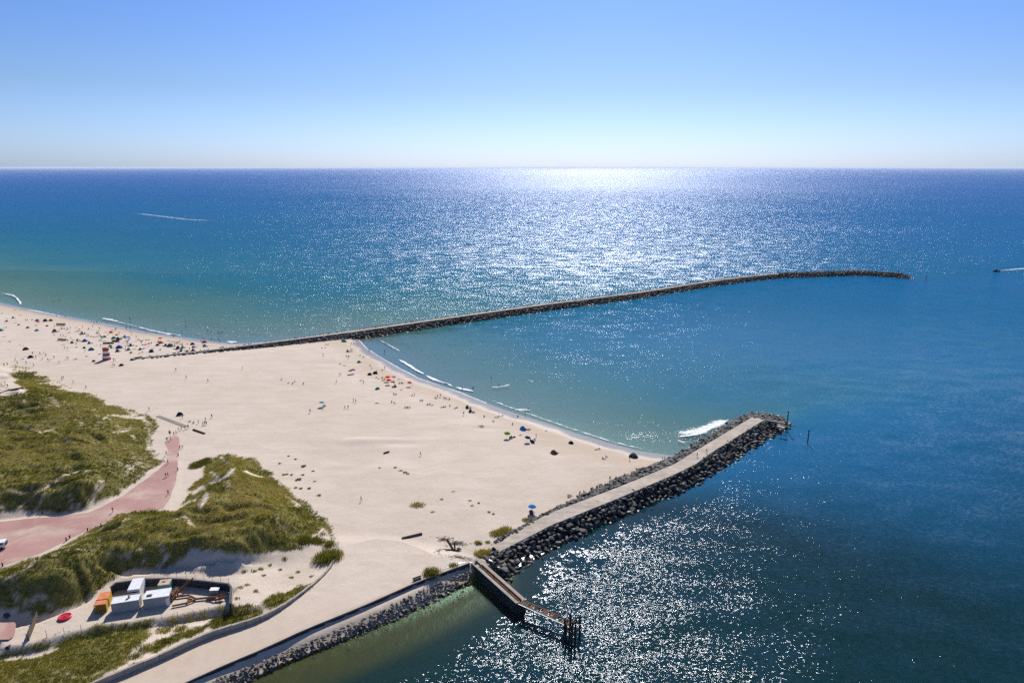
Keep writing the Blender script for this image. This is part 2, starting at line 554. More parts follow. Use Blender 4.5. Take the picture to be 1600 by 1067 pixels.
# ------------------------------------------------------------------ ground materials
def sand_colour(t):
    P = t.pos()
    big = t.noise(0.018, 4, 0.55, P)
    mid = t.noise(0.16, 5, 0.6, t.pos((0.55, 1.3, 1)), 0.4)
    fine = t.noise(2.2, 4, 0.65, P)
    c = t.ramp(big, [(0.3, (0.555, 0.462, 0.378)), (0.7, (0.635, 0.542, 0.455))])
    c = t.mix(t.math('MULTIPLY', t.ramp(mid, [(0.36, (0, 0, 0)), (0.62, (1, 1, 1))]), 0.50), c, (0.48, 0.385, 0.30))
    c = t.mix(0.20, c, t.ramp(fine, [(0.3, (0.30, 0.235, 0.18)), (0.7, (0.74, 0.64, 0.55))]))
    # wheel ruts and trodden lines
    for rz, sc, amt, dist in ((28, 0.16, 0.14, 9.0), (-20, 0.11, 0.10, 14.0), (75, 0.22, 0.09, 7.0)):
        w = t.n("ShaderNodeTexWave", wave_type='BANDS', bands_direction='X')
        w.inputs["Scale"].default_value = sc
        w.inputs["Distortion"].default_value = dist
        w.inputs["Detail"].default_value = 3.0
        w.inputs["Detail Scale"].default_value = 0.35
        t.l(t.pos((0.5, 1, 1), R(rz)), w.inputs["Vector"])
        tr = t.ramp(w.outputs[0], [(0.0, (1, 1, 1)), (0.05, (0, 0, 0))])
        c = t.mix(t.math('MULTIPLY', t.math('MULTIPLY', tr, t.ramp(mid, [(0.4, (0, 0, 0)), (0.55, (1, 1, 1))])), amt), c, (0.33, 0.26, 0.20))
    # trampled, pitted patches
    pit = t.n("ShaderNodeTexVoronoi")
    pit.inputs["Scale"].default_value = 0.9
    t.l(P, pit.inputs["Vector"])
    pm = t.math('MULTIPLY', t.ramp(pit.outputs["Distance"], [(0.10, (1, 1, 1)), (0.30, (0, 0, 0))]), t.ramp(t.noise(0.05, 4, 0.6, P), [(0.45, (0, 0, 0)), (0.62, (1, 1, 1))]))
    c = t.mix(t.math('MULTIPLY', pm, 0.34), c, (0.34, 0.27, 0.21))
    return c, fine, P

def sand_material():
    t = NT("beach_sand")
    c, fine, P = sand_colour(t)
    # damp, darker sand along the waterline
    wet = t.attr("wet")
    c = t.mix(t.math('MULTIPLY', wet, 0.80), c, (0.185, 0.165, 0.150))
    tan = t.attr("tideline")
    c = t.mix(t.math('MULTIPLY', tan, 0.45), c, (0.41, 0.31, 0.205))
    # litter and moss under the dune grass
    soil = t.ramp(t.noise(0.7, 4, 0.6, P), [(0.3, (0.10, 0.098, 0.022)), (0.7, (0.23, 0.185, 0.058))])
    c = t.mix(t.attr("cover"), c, soil)
    alg = t.ramp(t.noise(0.35, 4, 0.6, P), [(0.35, (0.085, 0.070, 0.013)), (0.65, (0.19, 0.15, 0.036))])
    c = t.mix(t.attr("algae"), c, alg)
    h = t.math('ADD', t.math('MULTIPLY', fine, 0.35), t.noise(0.5, 5, 0.65, P))
    rough = t.math('SUBTRACT', 0.95, t.math('MULTIPLY', wet, 0.72))
    return t.surf(t.principled(c, rough, t.bump(h, 0.55, 0.22), 0.25))

M_SAND = sand_material()
nY, nX = X.shape
idx = np.arange(nX * nY).reshape(nY, nX)
quads = np.stack([idx[:-1, :-1], idx[:-1, 1:], idx[1:, 1:], idx[1:, :-1]], -1).reshape(-1, 4)
me = mesh_np("beach_ground", np.stack([X, Y, Z], -1).reshape(-1, 3), quads, [M_SAND], True)
wetd = D_SHORE + fbm(X, Y, 9, 3, 61) * 5
bayside = inside(X, Y, np.vstack([line(SHORE_BAY), line([(900, 760), (560, 620), (500, 560)])]))
attr(me, "wet", sst(12.0, 2.5, wetd) * (inside(X, Y, LEDGE) == 0))
attr(me, "tideline", sst(26, 10, wetd + fbm(X, Y, 30, 2, 63) * 14) * sst(2, 8, wetd) * np.where(LEDGE[0][0] > 1e9, 0, 1) * (Y > 190))
attr(me, "cover", COVER)
quayd = dist_line(X, Y, np.vstack([line([(737, 908)]), line(SHORE_QUAY)]))
attr(me, "algae", sst(30, 8, quayd) * (D_SHORE < 0.6) * (Y < 190))
prop(link("beach_ground", me), kind='structure')

# ------------------------------------------------------------------ sea
SX = axis([(-90000, -3000, 18000, 1500), (-3000, -700, 500, 40), (-700, -420, 20, 5), (-420, 420, 3.0, 3.0), (420, 900, 5, 40), (900, 4000, 60, 500), (4000, 90000, 1500, 18000)])
SY = axis([(20, 108, 6, 2.2), (108, 330, 1.7, 1.7), (330, 600, 2.0, 3.5), (600, 1200, 5, 25), (1200, 6000, 40, 500), (6000, 120000, 900, 20000)])
WX, WY = np.meshgrid(SX, SY)
wd = np.maximum(-sdf(WX, WY, LAND), 0)
quayd = dist_line(WX, WY, np.vstack([line([(737, 908)]), line(SHORE_QUAY)]))
FAR_PIER_PX = [(365, 541), (470, 529), (560, 517), (700, 497), (850, 476), (1000, 457), (1100, 441), (1160, 433), (1210, 428), (1300, 425), (1350, 424), (1408, 428)]
FAR_LINE = line(FAR_PIER_PX, 2.5)
sea_side = WY > np.interp(WX, FAR_LINE[:, 0], FAR_LINE[:, 1], left=-1e9, right=FAR_LINE[-1, 1] - 30)
sea_side &= (WX < FAR_LINE[-1, 0] + 40) | (WY > FAR_LINE[-1, 1] - 5)
sea_soft = sst(-10, 30, WY - np.interp(WX, FAR_LINE[:, 0], FAR_LINE[:, 1], left=0, right=FAR_LINE[-1, 1] - 5))
near_axis = line([(737, 890), (1230, 668), (1600, 560), (2600, 430)])
tipx = at(1230, 668).x
ch_d = np.interp(WX, near_axis[:, 0], near_axis[:, 1]) - WY
ch_w = 9 + 160 * sst(-85, 45, WX - tipx)
chan = sst(0.0, 1.0, (ch_d + 6 - 0.02 * ch_w) / ch_w)
chan = np.maximum(chan, sst(near_axis[0, 1] + 6, near_axis[0, 1] - 6, WY) * (WX < 40))
depth = wd * np.where(sea_side, 0.017, 0.025) * (1 + 0.35 * fbm(WX, WY, 40, 3, 71))
depth = np.maximum(depth, 9.0 * np.maximum(chan, sst(-5 - 1.2 * np.maximum(0, WX - tipx + 12), 5 + 1.2 * np.maximum(0, WX - tipx + 12), ch_d) * (WX > -20)))
depth = np.where((quayd < 60) & (WY < 190), np.minimum(depth, 0.55 + quayd * 0.13 + np.maximum(0, quayd - 9) * 0.3), depth)
# wind ruffling: open sea rough, lee of the piers smoother, cat's-paws in streaks
streak = (1 - 0.55 * chan) * (fbm(WX * 0.45, WY, 70, 4, 73) + 0.6 * fbm(WX * 0.3, WY, 260, 3, 75))
lee = sst(60, 10, np.interp(WX, FAR_LINE[:, 0], FAR_LINE[:, 1], left=1e6, right=1e6) * -1 + WY) * 0
ruf = 0.72 + 1.15 * sea_soft + 0.75 * streak
ruf = np.where(WY > 250, ruf, np.maximum(ruf, 0.98 + 0.5 * streak))
ruf = ruf * sst(0, 25, wd + 6)
ruf = np.where((quayd < 40) & (WY < 190), ruf * sst(9, 24, quayd), ruf)

SDIST = np.sqrt(WX ** 2 + WY ** 2)
rough = 0.095 - 0.03 * sst(220, 300, SDIST) + 0.05 * sst(300, 450, SDIST) + (0.16 * sst(380, 800, SDIST) + 0.15 * sst(800, 4000, SDIST)) * sea_soft
cap = 0.25 - 0.15 * sst(310, 620, SDIST) + 0.03 * sst(3000, 16000, SDIST)
def sea_material():
    t = NT("sea_water")
    dep, ch, rf = t.attr("depth"), t.attr("channel"), t.attr("ruffle")
    P = t.pos()
    patch = t.noise(0.012, 4, 0.6, t.pos((0.5, 1.5, 1)))
    dl = t.math('MULTIPLY', t.math('LOGARITHM', t.math('ADD', 1.0, dep), 10.0), 0.5)      # 0..1 for 0..100 m
    body = t.ramp(dl, [(0.0, (0.17, 0.24, 0.17)), (0.12, (0.085, 0.225, 0.165)), (0.26, (0.010, 0.135, 0.180)), (0.42, (0.002, 0.106, 0.205)), (0.62, (0.0, 0.098, 0.245)), (1.0, (0.0, 0.086, 0.30))])
    chc = t.ramp(dl, [(0.0, (0.105, 0.090, 0.014)), (0.17, (0.058, 0.060, 0.010)), (0.32, (0.008, 0.026, 0.016)), (0.55, (0.0, 0.021, 0.024)), (1.0, (0.0, 0.024, 0.036))])
    body = t.mix(ch, body, chc)
    body = t.mix(t.math('MULTIPLY', t.ramp(patch, [(0.35, (0, 0, 0)), (0.65, (1, 1, 1))]), 0.10), body, (0.0, 0.04, 0.07))
    # waves: slopes of three sizes of chop on the one surface
    def slope(scale, sc, rz, amp, detail):
        nd = t.n("ShaderNodeTexNoise")
        nd.inputs["Scale"].default_value = scale
        nd.inputs["Detail"].default_value = detail
        nd.inputs["Roughness"].default_value = 0.55
        t.l(t.pos(sc, rz), nd.inputs["Vector"])
        v = t.n("ShaderNodeVectorMath", operation='SUBTRACT')
        t.l(nd.outputs["Color"], v.inputs[0])
        v.inputs[1].default_value = (0.5, 0.5, 0.5)
        m = t.n("ShaderNodeVectorMath", operation='MULTIPLY')
        t.l(v.outputs[0], m.inputs[0])
        m.inputs[1].default_value = (amp[0], amp[1], 0)
        return m.outputs[0]
    sl = None
    for args in ((0.13, (0.5, 1.1, 1), R(-8), (0.34, 0.42), 1), (1.15, (0.75, 1.1, 1), R(-14), (0.70, 0.72), 1), (5.0, (0.8, 1, 1), R(10), (0.72, 0.72), 1)):
        o = slope(*args)
        if sl is None:
            sl = o
        else:
            ad = t.n("ShaderNodeVectorMath", operation='ADD')
            t.l(sl, ad.inputs[0]); t.l(o, ad.inputs[1])
            sl = ad.outputs[0]
    scl = t.n("ShaderNodeVectorMath", operation='SCALE')
    t.l(sl, scl.inputs[0]); t.l(rf, scl.inputs["Scale"])
    up = t.n("ShaderNodeVectorMath", operation='ADD')
    t.l(scl.outputs[0], up.inputs[0]); up.inputs[1].default_value = (0, 0, 1)
    nrm = t.n("ShaderNodeVectorMath", operation='NORMALIZE')
    t.l(up.outputs[0], nrm.inputs[0])
    b = nrm.outputs[0]
    opa = t.math('SUBTRACT', 1.0, t.math('EXPONENT', t.math('MULTIPLY', dep, -0.85)))
    tr = t.n("ShaderNodeBsdfTransparent")
    tr.inputs[0].default_value = (0.70, 0.92, 0.80, 1)
    df = t.n("ShaderNodeBsdfDiffuse")
    t.l(body, df.inputs[0])
    m1 = t.n("ShaderNodeMixShader")
    t.l(opa, m1.inputs[0]); t.l(tr.outputs[0], m1.inputs[1]); t.l(df.outputs[0], m1.inputs[2])
    gl = t.n("ShaderNodeBsdfGlossy")
    gl.distribution = "BECKMANN"
    gl.inputs["Color"].default_value = (0.80, 0.84, 0.96, 1)
    gl.inputs["Roughness"].default_value = 0.06
    t.l(t.attr("unresolved"), gl.inputs["Roughness"])
    t.l(b, gl.inputs["Normal"])
    fr = t.n("ShaderNodeFresnel")
    fr.inputs["IOR"].default_value = 1.33
    half = t.n("ShaderNodeVectorMath", operation='ADD')
    t.l(b, half.inputs[0]); half.inputs[1].default_value = (0, 0, 1.3)
    hn = t.n("ShaderNodeVectorMath", operation='NORMALIZE')
    t.l(half.outputs[0], hn.inputs[0])
    t.l(hn.outputs[0], fr.inputs["Normal"])
    m2 = t.n("ShaderNodeMixShader")
    t.l(t.math('MINIMUM', fr.outputs[0], t.attr("cap")), m2.inputs[0]); t.l(m1.outputs[0], m2.inputs[1]); t.l(gl.outputs[0], m2.inputs[2])
    return t.surf(m2.outputs[0])

M_SEA = sea_material()
nY, nX = WX.shape
idx = np.arange(nX * nY).reshape(nY, nX)
quads = np.stack([idx[:-1, :-1], idx[:-1, 1:], idx[1:, 1:], idx[1:, :-1]], -1).reshape(-1, 4)
me = mesh_np("sea", np.stack([WX, WY, np.zeros_like(WX)], -1).reshape(-1, 3), quads, [M_SEA], True)
attr(me, "depth", depth)
attr(me, "channel", chan)
attr(me, "unresolved", rough)
attr(me, "cap", cap)
attr(me, "ruffle", np.clip(ruf, 0.0, 3.0))
prop(link("sea", me), kind='structure')

# ------------------------------------------------------------------ shared materials
M_CONC = None
def concrete(name, a, b, dirt=(0.16, 0.14, 0.11), amt=0.35):
    t = NT(name)
    P = t.pos()
    c = t.ramp(t.noise(0.35, 5, 0.6, P), [(0.3, a), (0.7, b)])
    c = t.mix(t.math('MULTIPLY', t.ramp(t.noise(0.9, 5, 0.7, P, 0.6), [(0.45, (0, 0, 0)), (0.7, (1, 1, 1))]), amt), c, dirt)
    return t.surf(t.principled(c, 0.92, t.bump(t.noise(5, 4, 0.6, P), 0.35, 0.05), 0.25))

def deck_material():
    t = NT("pale_road_concrete")
    P = t.pos()
    c = t.ramp(t.noise(0.5, 5, 0.65, P), [(0.3, (0.36, 0.31, 0.255)), (0.7, (0.50, 0.435, 0.365))])
    ln = t.noise(0.9, 4, 0.6, t.pos((0.05, 1.4, 1), -R(42)))                  # long wear lines of wheels
    c = t.mix(t.math('MULTIPLY', t.ramp(ln, [(0.42, (1, 1, 1)), (0.56, (0, 0, 0))]), 0.45), c, (0.27, 0.225, 0.175))
    c = t.mix(t.math('MULTIPLY', t.ramp(t.noise(0.16, 4, 0.6, P), [(0.5, (0, 0, 0)), (0.62, (1, 1, 1))]), 0.5), c, (0.56, 0.47, 0.385))
    return t.surf(t.principled(c, 0.92, t.bump(t.noise(5, 4, 0.6, P), 0.35, 0.05), 0.25))
M_DECK = deck_material()
M_PROM = concrete("sandy_concrete", (0.44, 0.355, 0.275), (0.53, 0.435, 0.35), (0.38, 0.30, 0.22), 0.35)
M_WALL = concrete("weathered_concrete", (0.30, 0.27, 0.23), (0.42, 0.37, 0.31), (0.14, 0.12, 0.10), 0.5)
M_QUAY = concrete("shade_dark_concrete", (0.035, 0.034, 0.032), (0.075, 0.07, 0.062), (0.02, 0.02, 0.017), 0.5)  # shade of the quay and jetty faces put into the colour, plus wet algae
M_RUST = simple("rusty_steel", (0.17, 0.068, 0.030), 0.5, 2.5, 0.85, 0.3, 0.4)
M_TIMBER = simple("weathered_timber", (0.13, 0.10, 0.07), 0.4, 2.0, 0.9, 0.2, 0.4)
M_DARKTIMBER = simple("dark_timber", (0.050, 0.036, 0.028), 0.4, 2.0, 0.9, 0.2, 0.4)
M_WHITE = simple("white_paint", (0.74, 0.74, 0.73), 0.06, 1.5, 0.55, 0.4)
M_ROOF = simple("white_roof_paint", (0.66, 0.67, 0.70), 0.12, 0.9, 0.6, 0.4)
M_SHADEWALL = simple("shaded_white_paint", (0.36, 0.345, 0.325), 0.12, 0.7, 0.7, 0.3)  # white container paint, greyed to hold the shade of the front sides
M_BLACK = simple("black_rubber", (0.015, 0.015, 0.017), 0.3, 3, 0.6, 0.4)
M_DARKSTEEL = simple("dark_sheet_steel", (0.050, 0.052, 0.060), 0.4, 1.2, 0.7, 0.35)
M_STEEL = simple("galvanised_steel", (0.30, 0.31, 0.32), 0.2, 4, 0.5, 0.5, 0, 0.4)
M_GREEN = simple("green_beacon_paint", (0.010, 0.10, 0.045), 0.2, 2, 0.5, 0.4)
M_GLASS = simple("dark_glass", (0.012, 0.014, 0.018), 0.2, 1, 0.12, 0.6)
M_RED = simple("tower_red_paint", (0.36, 0.022, 0.035), 0.18, 1.2, 0.6, 0.35)

def rock_material(name, dark, light, brown):
    t = NT(name)
    inf = t.n("ShaderNodeObjectInfo")
    r = t.math('FRACT', t.math('ADD', inf.outputs["Random"], t.attr("tint")))
    P = t.pos()
    c = t.ramp(r, [(0.0, dark), (0.45, tuple(0.5 * (a + b) for a, b in zip(dark, light))), (0.8, light), (0.92, brown), (1.0, dark)])
    c = t.mix(0.5, c, t.ramp(t.noise(1.3, 5, 0.65, P), [(0.3, tuple(x * 0.55 for x in dark)), (0.7, light)]))
    z = t.n("ShaderNodeSeparateXYZ")
    t.l(P, z.inputs[0])
    wet = t.ramp(t.math('MULTIPLY', t.math('ADD', z.outputs[2], t.math('MULTIPLY', t.noise(0.5, 3, 0.6, P), 0.8)), 0.5), [(0.28, (1, 1, 1)), (0.75, (0, 0, 0))])
    c = t.mix(t.math('MULTIPLY', wet, 0.7), c, (0.016, 0.017, 0.014))
    rough = t.math('SUBTRACT', 0.72, t.math('MULTIPLY', wet, 0.30))
    return t.surf(t.principled(c, rough, t.bump(t.noise(4.5, 4, 0.65, P), 0.5, 0.08), 0.4))

M_ROCK = rock_material("armour_stone", (0.018, 0.019, 0.021), (0.125, 0.12, 0.113), (0.14, 0.10, 0.06))
M_FARROCK = rock_material("far_armour_stone", (0.022, 0.025, 0.030), (0.085, 0.085, 0.085), (0.07, 0.055, 0.04))
M_RUBBLE = rock_material("rubble_stone", (0.055, 0.050, 0.046), (0.27, 0.24, 0.215), (0.18, 0.13, 0.10))
M_CORE = simple("pier_core", (0.020, 0.020, 0.020), 0.4, 1.0, 0.9, 0.2, 0.4)  # near-black colour paints the shade in the gaps between stones

# ------------------------------------------------------------------ stones
def hull_stone(seed, n=13):
    rr = random.Random(seed)
    bm = bmesh.new()
    for _ in range(n):
        v = Vector((rr.gauss(0, 1), rr.gauss(0, 1), rr.gauss(0, 1))).normalized()
        k = rr.uniform(0.82, 1.05)
        bm.verts.new((v.x * k * 0.56, v.y * k * 0.46, v.z * k * 0.40))
    r = bmesh.ops.convex_hull(bm, input=bm.verts)
    bmesh.ops.delete(bm, geom=[g for g in r["geom_interior"] if isinstance(g, bmesh.types.BMVert)], context='VERTS')
    bmesh.ops.recalc_face_normals(bm, faces=bm.faces)
    bmesh.ops.triangulate(bm, faces=bm.faces)
    me = bpy.data.meshes.new("stone")
    bm.to_mesh(me)
    bm.free()
    return me

STONE_ME = [hull_stone(100 + k) for k in range(10)]
STONE_NP = []
for m_ in STONE_ME:
    v = np.empty(len(m_.vertices) * 3, np.float32)
    m_.vertices.foreach_get("co", v)
    f = np.array([tuple(p.vertices) for p in m_.polygons], np.int32)
    STONE_NP.append((v.reshape(-1, 3), f))

def slope_points(top, foot, step, jit=0.33, lo=-0.03):
    """Jittered places on the ruled surface between two 3-D polylines."""
    n = max(len(resample(top, step)), len(resample(foot, step)))
    T = resample(top, step); Ft = resample(foot, step)
    T = np.stack([np.interp(np.linspace(0, 1, n), np.linspace(0, 1, len(T)), T[:, k]) for k in range(3)], 1)
    Ft = np.stack([np.interp(np.linspace(0, 1, n), np.linspace(0, 1, len(Ft)), Ft[:, k]) for k in range(3)], 1)
    out = []
    for i in range(n):
        w = np.linalg.norm(T[i] - Ft[i])
        m = max(1, int(round(w / step)))
        for j in range(m + 1):
            a = min(max((j + RNG.uniform(-jit, jit) + (0.5 if i % 2 else 0) * 0.6) / max(m, 1), lo), 1.06)
            ii = min(max(i + RNG.uniform(-jit, jit), 0), n - 1)
            i0 = int(ii); i1 = min(i0 + 1, n - 1); b = ii - i0
            t_ = T[i0] * (1 - b) + T[i1] * b
            f_ = Ft[i0] * (1 - b) + Ft[i1] * b
            out.append(t_ * (1 - a) + f_ * a)
    return out

def rot_np(q):
    return np.array(q.to_matrix())

def place_stones(parent, pts, size, mat, singles=300, flat=0.9):
    """The stones nearest the camera become parts of their own, the rest one stuff part."""
    pts = sorted(pts, key=lambda p: p[0] ** 2 + p[1] ** 2 + (CAM_H - p[2]) ** 2)
    base = Vector(parent.location)
    mes = {}
    Vs, Fs, Ts, off = [], [], [], 0
    for k, p in enumerate(pts):
        s = size * random.choice((0.75, 0.9, 1.0, 1.1, 1.3)) * random.uniform(0.9, 1.15)
        e = (random.uniform(-0.5, 0.5), random.uniform(-0.5, 0.5), random.uniform(0, 6.28))
        sc = (s * random.uniform(0.95, 1.35), s, s * random.uniform(0.8, 1.15) * flat)
        i = random.randrange(len(STONE_ME))
        if k < singles:
            if i not in mes:
                m = STONE_ME[i].copy()
                m.materials.append(mat)
                mes[i] = m
            o = link("stone", mes[i], parent)
            o.location = Vector(p) - base
            o.rotation_euler = e
            o.scale = sc
        else:
            v, f = STONE_NP[i]
            from mathutils import Euler
            M = np.array(Euler(e).to_matrix()) * np.array(sc)[None, :]
            Vs.append(v @ M.T + np.array(p) - np.array(base))
            Fs.append(f + off)
            Ts.append(np.full(len(v), random.random()))
            off += len(v)
    if Vs:
        me = mesh_np("stones", np.concatenate(Vs), np.concatenate(Fs), [mat])
        attr(me, "tint", np.concatenate(Ts))
        o = link("stones", me, parent)
        o["kind"] = "stuff"

def px3(pts, z):
    return np.array([tuple(at(u, v, z if np.isscalar(z) else z[i])) for i, (u, v) in enumerate(pts)])

def ribbon(lines, name, mat, parent, base=(0, 0, 0), drop=0.0):
    """Surface strip through several 3-D polylines that hold the same number of points."""
    L = [np.array(l, float) - np.array(base) - np.array([0, 0, drop]) for l in lines]
    n = len(L[0])
    V = np.concatenate(L)
    Fc = [(k * n + i, k * n + i + 1, (k + 1) * n + i + 1, (k + 1) * n + i) for k in range(len(L) - 1) for i in range(n - 1)]
    return link(name, mesh_np(name, V, Fc, [mat]), parent)

def even(p, n):
    p = np.array(p, float)
    L = np.concatenate([[0], np.cumsum(np.linalg.norm(np.diff(p, axis=0), axis=1))])
    s = np.linspace(0, L[-1], n)
    return np.stack([np.interp(s, L, p[:, k]) for k in range(3)], 1)

# ------------------------------------------------------------------ near breakwater
DZ = 3.5
deckL = px3([(768, 852), (812, 828), (860, 804), (970, 762), (1055, 727), (1090, 705), (1177.5, 652.5)], [1.9, 2.7, DZ, DZ, DZ, DZ, DZ])
deckR = px3([(778, 862), (823, 839), (860, 820), (960, 780), (1050, 742), (1085, 725), (1110, 707), (1194, 655)], [1.9, 2.7, DZ, DZ, DZ, DZ, DZ, DZ])
footR = px3([(796, 907), (819, 889), (860, 862), (942, 823), (1010, 793), (1085, 763), (1135, 731), (1172, 706), (1210, 683), (1233, 671)], -0.3)
footL = px3([(800, 834), (856, 801), (910, 775), (960, 751), (1010, 732), (1055, 713), (1085, 695), (1145, 658), (1172, 647)], [2.6, 2.3, 2.0, 1.9, 1.7, 0.2, -0.3, -0.3, -0.3])
headT = px3([(1178, 652), (1186, 653.5), (1194, 655), (1194.2, 655.2)], DZ)
headF = px3([(1172, 646.5), (1200, 646.5), (1226, 654), (1238, 664), (1233, 671)], -0.3)
c0 = tuple(deckL[3]); c0 = (c0[0], c0[1], 0.0)
bw = empty("breakwater", c0)
prop(bw, "near boulder breakwater with pale concrete road along its top", "breakwater", "stone breakwaters of the harbour mouth")
N = 60
eL, eR, fR, fL = even(deckL, N), even(deckR, N), even(footR, N), even(footL, N)
fR_in = fR.copy(); fR_in[:, 2] -= 1.0
fL_in = fL.copy(); fL_in[:, 2] -= 1.0
ribbon([fR_in, eR - np.array([0, 0, .75]), eL - np.array([0, 0, .75]), fL_in], "core", M_CORE, bw, c0)
hT, hF = even(headT, 16), even(headF, 16)
hF2 = hF.copy(); hF2[:, 2] -= 1
ribbon([hT - np.array([0, 0, .75]), hF2], "core", M_CORE, bw, c0)
up = np.array([0, 0, 0.28]); dn = np.array([0, 0, -0.3])
side = eR - eL
side /= np.linalg.norm(side, axis=1)[:, None]
ribbon([eR + side * .55 + dn, eR + side * .55 + up, eL - side * .45 + up, eL - side * .45 + dn], "deck", M_DECK, bw, c0)
pts = slope_points(deckR, footR, 1.7, lo=0.10) + slope_points(deckL, footL, 1.6, lo=0.24)
pts += slope_points(headT, headF, 1.8)
# rocks beside the spur root
pts += slope_points(px3([(757, 870), (778, 862)], 2.6), px3([(772, 889), (796, 907)], 0.0), 1.7)
place_stones(bw, pts, 1.85, M_ROCK, 300)
mb = MB()
a, b = at(1215, 666, 3.3), at(1226, 669, 3.3)
mb.bar(a, b, 1.3, 0.5)
mb.build("concrete_slab", M_DECK, bw, (-c0[0], -c0[1], 0))
mb = MB()
mb.bar(at(1192, 655.5, 3.6), at(1226, 661.5, 3.4), 0.7, 0.5)
mb.build("kerb_beam", M_WALL, bw, (-c0[0], -c0[1], 0))

def beacon(u, v, z, h, label, dark=False):
    p = at(u, v, z)
    o = empty("beacon", p)
    prop(o, label, "beacon", "navigation beacons of the harbour")
    m = MB()
    m.lathe([(0.55, -1.2), (0.55, 0.3), (0.24, 0.32), (0.20, h - 1.2)], 10)
    m.build("mast", M_GREEN, o)
    m = MB()
    m.lathe([(0.75, h - 1.2), (0.75, h - 1.1)], 10)
    for k in range(6):
        a = k * math.pi / 3
        m.tube((0.7 * math.cos(a), 0.7 * math.sin(a), h - 1.1), (0.7 * math.cos(a), 0.7 * math.sin(a), h - 0.4), 0.03, n=5)
    m.build("gallery", M_GREEN, o)
    m = MB()
    m.lathe([(0.28, h - 1.1), (0.30, h - 0.45), (0.36, h - 0.42), (0.06, h)], 8)
    m.build("lantern", M_GREEN, o)
    return o

beacon(1229.5, 667, 1.6, 6.6, "green beacon mast at the tip of the near breakwater")
def water_post(u, v, h, r, label):
    p = at(u, v, 0)
    m = MB()
    m.lathe([(r, -3), (r, h - .4), (r * 1.5, h - .4), (r * 1.3, h)], 10)
    o = m.build("mooring_post", M_DARKTIMBER, None, (p.x, p.y, 0))
    prop(o, label, "post")
water_post(1262, 692, 5.2, 0.2, "slim dark post standing in the water off the near breakwater tip")

# ------------------------------------------------------------------ far breakwater
far_px = [(204, 560.5), (240, 557), (300, 550.5), (345, 545), (370, 542)] + FAR_PIER_PX[1:]
cz = [2.4, 2.4, 2.5, 2.6, 2.8] + [3.0] * (len(FAR_PIER_PX) - 1)
FC = smooth_line(px3(far_px, cz), 4.0, 6)
tan = np.gradient(FC, axis=0)
tan[:, 2] = 0
tan /= np.linalg.norm(tan, axis=1)[:, None]
nor = np.stack([tan[:, 1], -tan[:, 0], np.zeros(len(tan))], 1)       # towards the camera side
uu = np.array([proj(*p)[0] for p in FC])
wide = np.clip((uu - 300) / 260, 0, 1)
tipw = np.clip((uu - 1190) / 60, 0, 1)
def off(dist, z):
    q = FC + nor * (dist if np.isscalar(dist) else dist[:, None])
    q = q.copy()
    q[:, 2] = z
    return q
g_near = np.array([max(gz(*p[:2]) - 0.2, -0.4) for p in off(6.0, 0)])
g_far = np.array([max(gz(*p[:2]) - 0.2, -0.4) for p in off(-6.0, 0)])
rn = off(2.0 + 1.6 * wide, FC[:, 2] + 0.0 * wide)
ft = off(2.8 + 5.6 * wide, np.where(uu < 560, g_near, -0.4))
rb = off(-(1.6 + 1.0 * wide), FC[:, 2] + 0.0 * wide)
fb = off(-(2.6 + 6.0 * wide), np.where(uu < 365, g_far, -0.4))
c1 = (float(FC[40][0]), float(FC[40][1]), 0.0)
fbw = empty("breakwater", c1)
prop(fbw, "long dark far breakwater curving out into the open sea", "breakwater", "stone breakwaters of the harbour mouth")
low = np.array([0, 0, -0.8])
ribbon([ft + low, rn + low, rb + low, fb + low], "core", M_CORE, fbw, c1)
wk = uu < 1225
wl_, wr_ = off(-(0.7 + 0.9 * wide), FC[:, 2] + 0.25), off(0.7 + 0.9 * wide, FC[:, 2] + 0.25)
ribbon([(wr_ + low)[wk], wr_[wk], wl_[wk], (wl_ + low)[wk]], "walkway", M_DECK, fbw, c1)
pts = slope_points(rn, ft, 1.8) + slope_points(rb, fb, 1.9)
pts += slope_points(off(1.8 + 1.2 * wide, FC[:, 2] + 0.3)[uu > 1215], off(-2.6, FC[:, 2] + 0.3)[uu > 1215], 2.0)
e = FC[-1]
pts += [np.array([e[0] + r * math.cos(a), e[1] + r * math.sin(a), 3.6 - 4.0 * r / 11]) for r in (1.5, 3.3, 5.2, 7.2, 9.2, 10.8) for a in np.arange(-2.2, 2.2, 1.9 / r)]
keep = []
for p in pts:
    q = proj(*p)
    if q[0] < 380 and random.random() < (0.62 if q[0] < 300 else 0.2):
        continue                                               # half buried at its root
    keep.append(p)
place_stones(fbw, keep, 1.85, M_FARROCK, 0)
beacon(1392, 425.5, 3.4, 7.2, "green beacon mast near the end of the far breakwater")
for (u, v, h, lab) in ((1378, 425.5, 3.2, "short dark post left of the beacon on the far breakwater"), (1404, 428.5, 3.6, "dark post right of the beacon on the far breakwater tip"),
                       (1358, 425, 2.2, "shortest dark post well left of the far breakwater beacon")):
    p = at(u, v, 3.6)
    m = MB()
    m.lathe([(0.35, -0.8), (0.3, h * 0.8), (0.5, h * 0.8), (0.4, h)], 8)
    prop(m.build("mooring_post", M_DARKTIMBER, None, p), lab, "post")
water_post(1447, 438, 4.0, 0.25, "slim dark post standing in open water beyond the far breakwater tip")

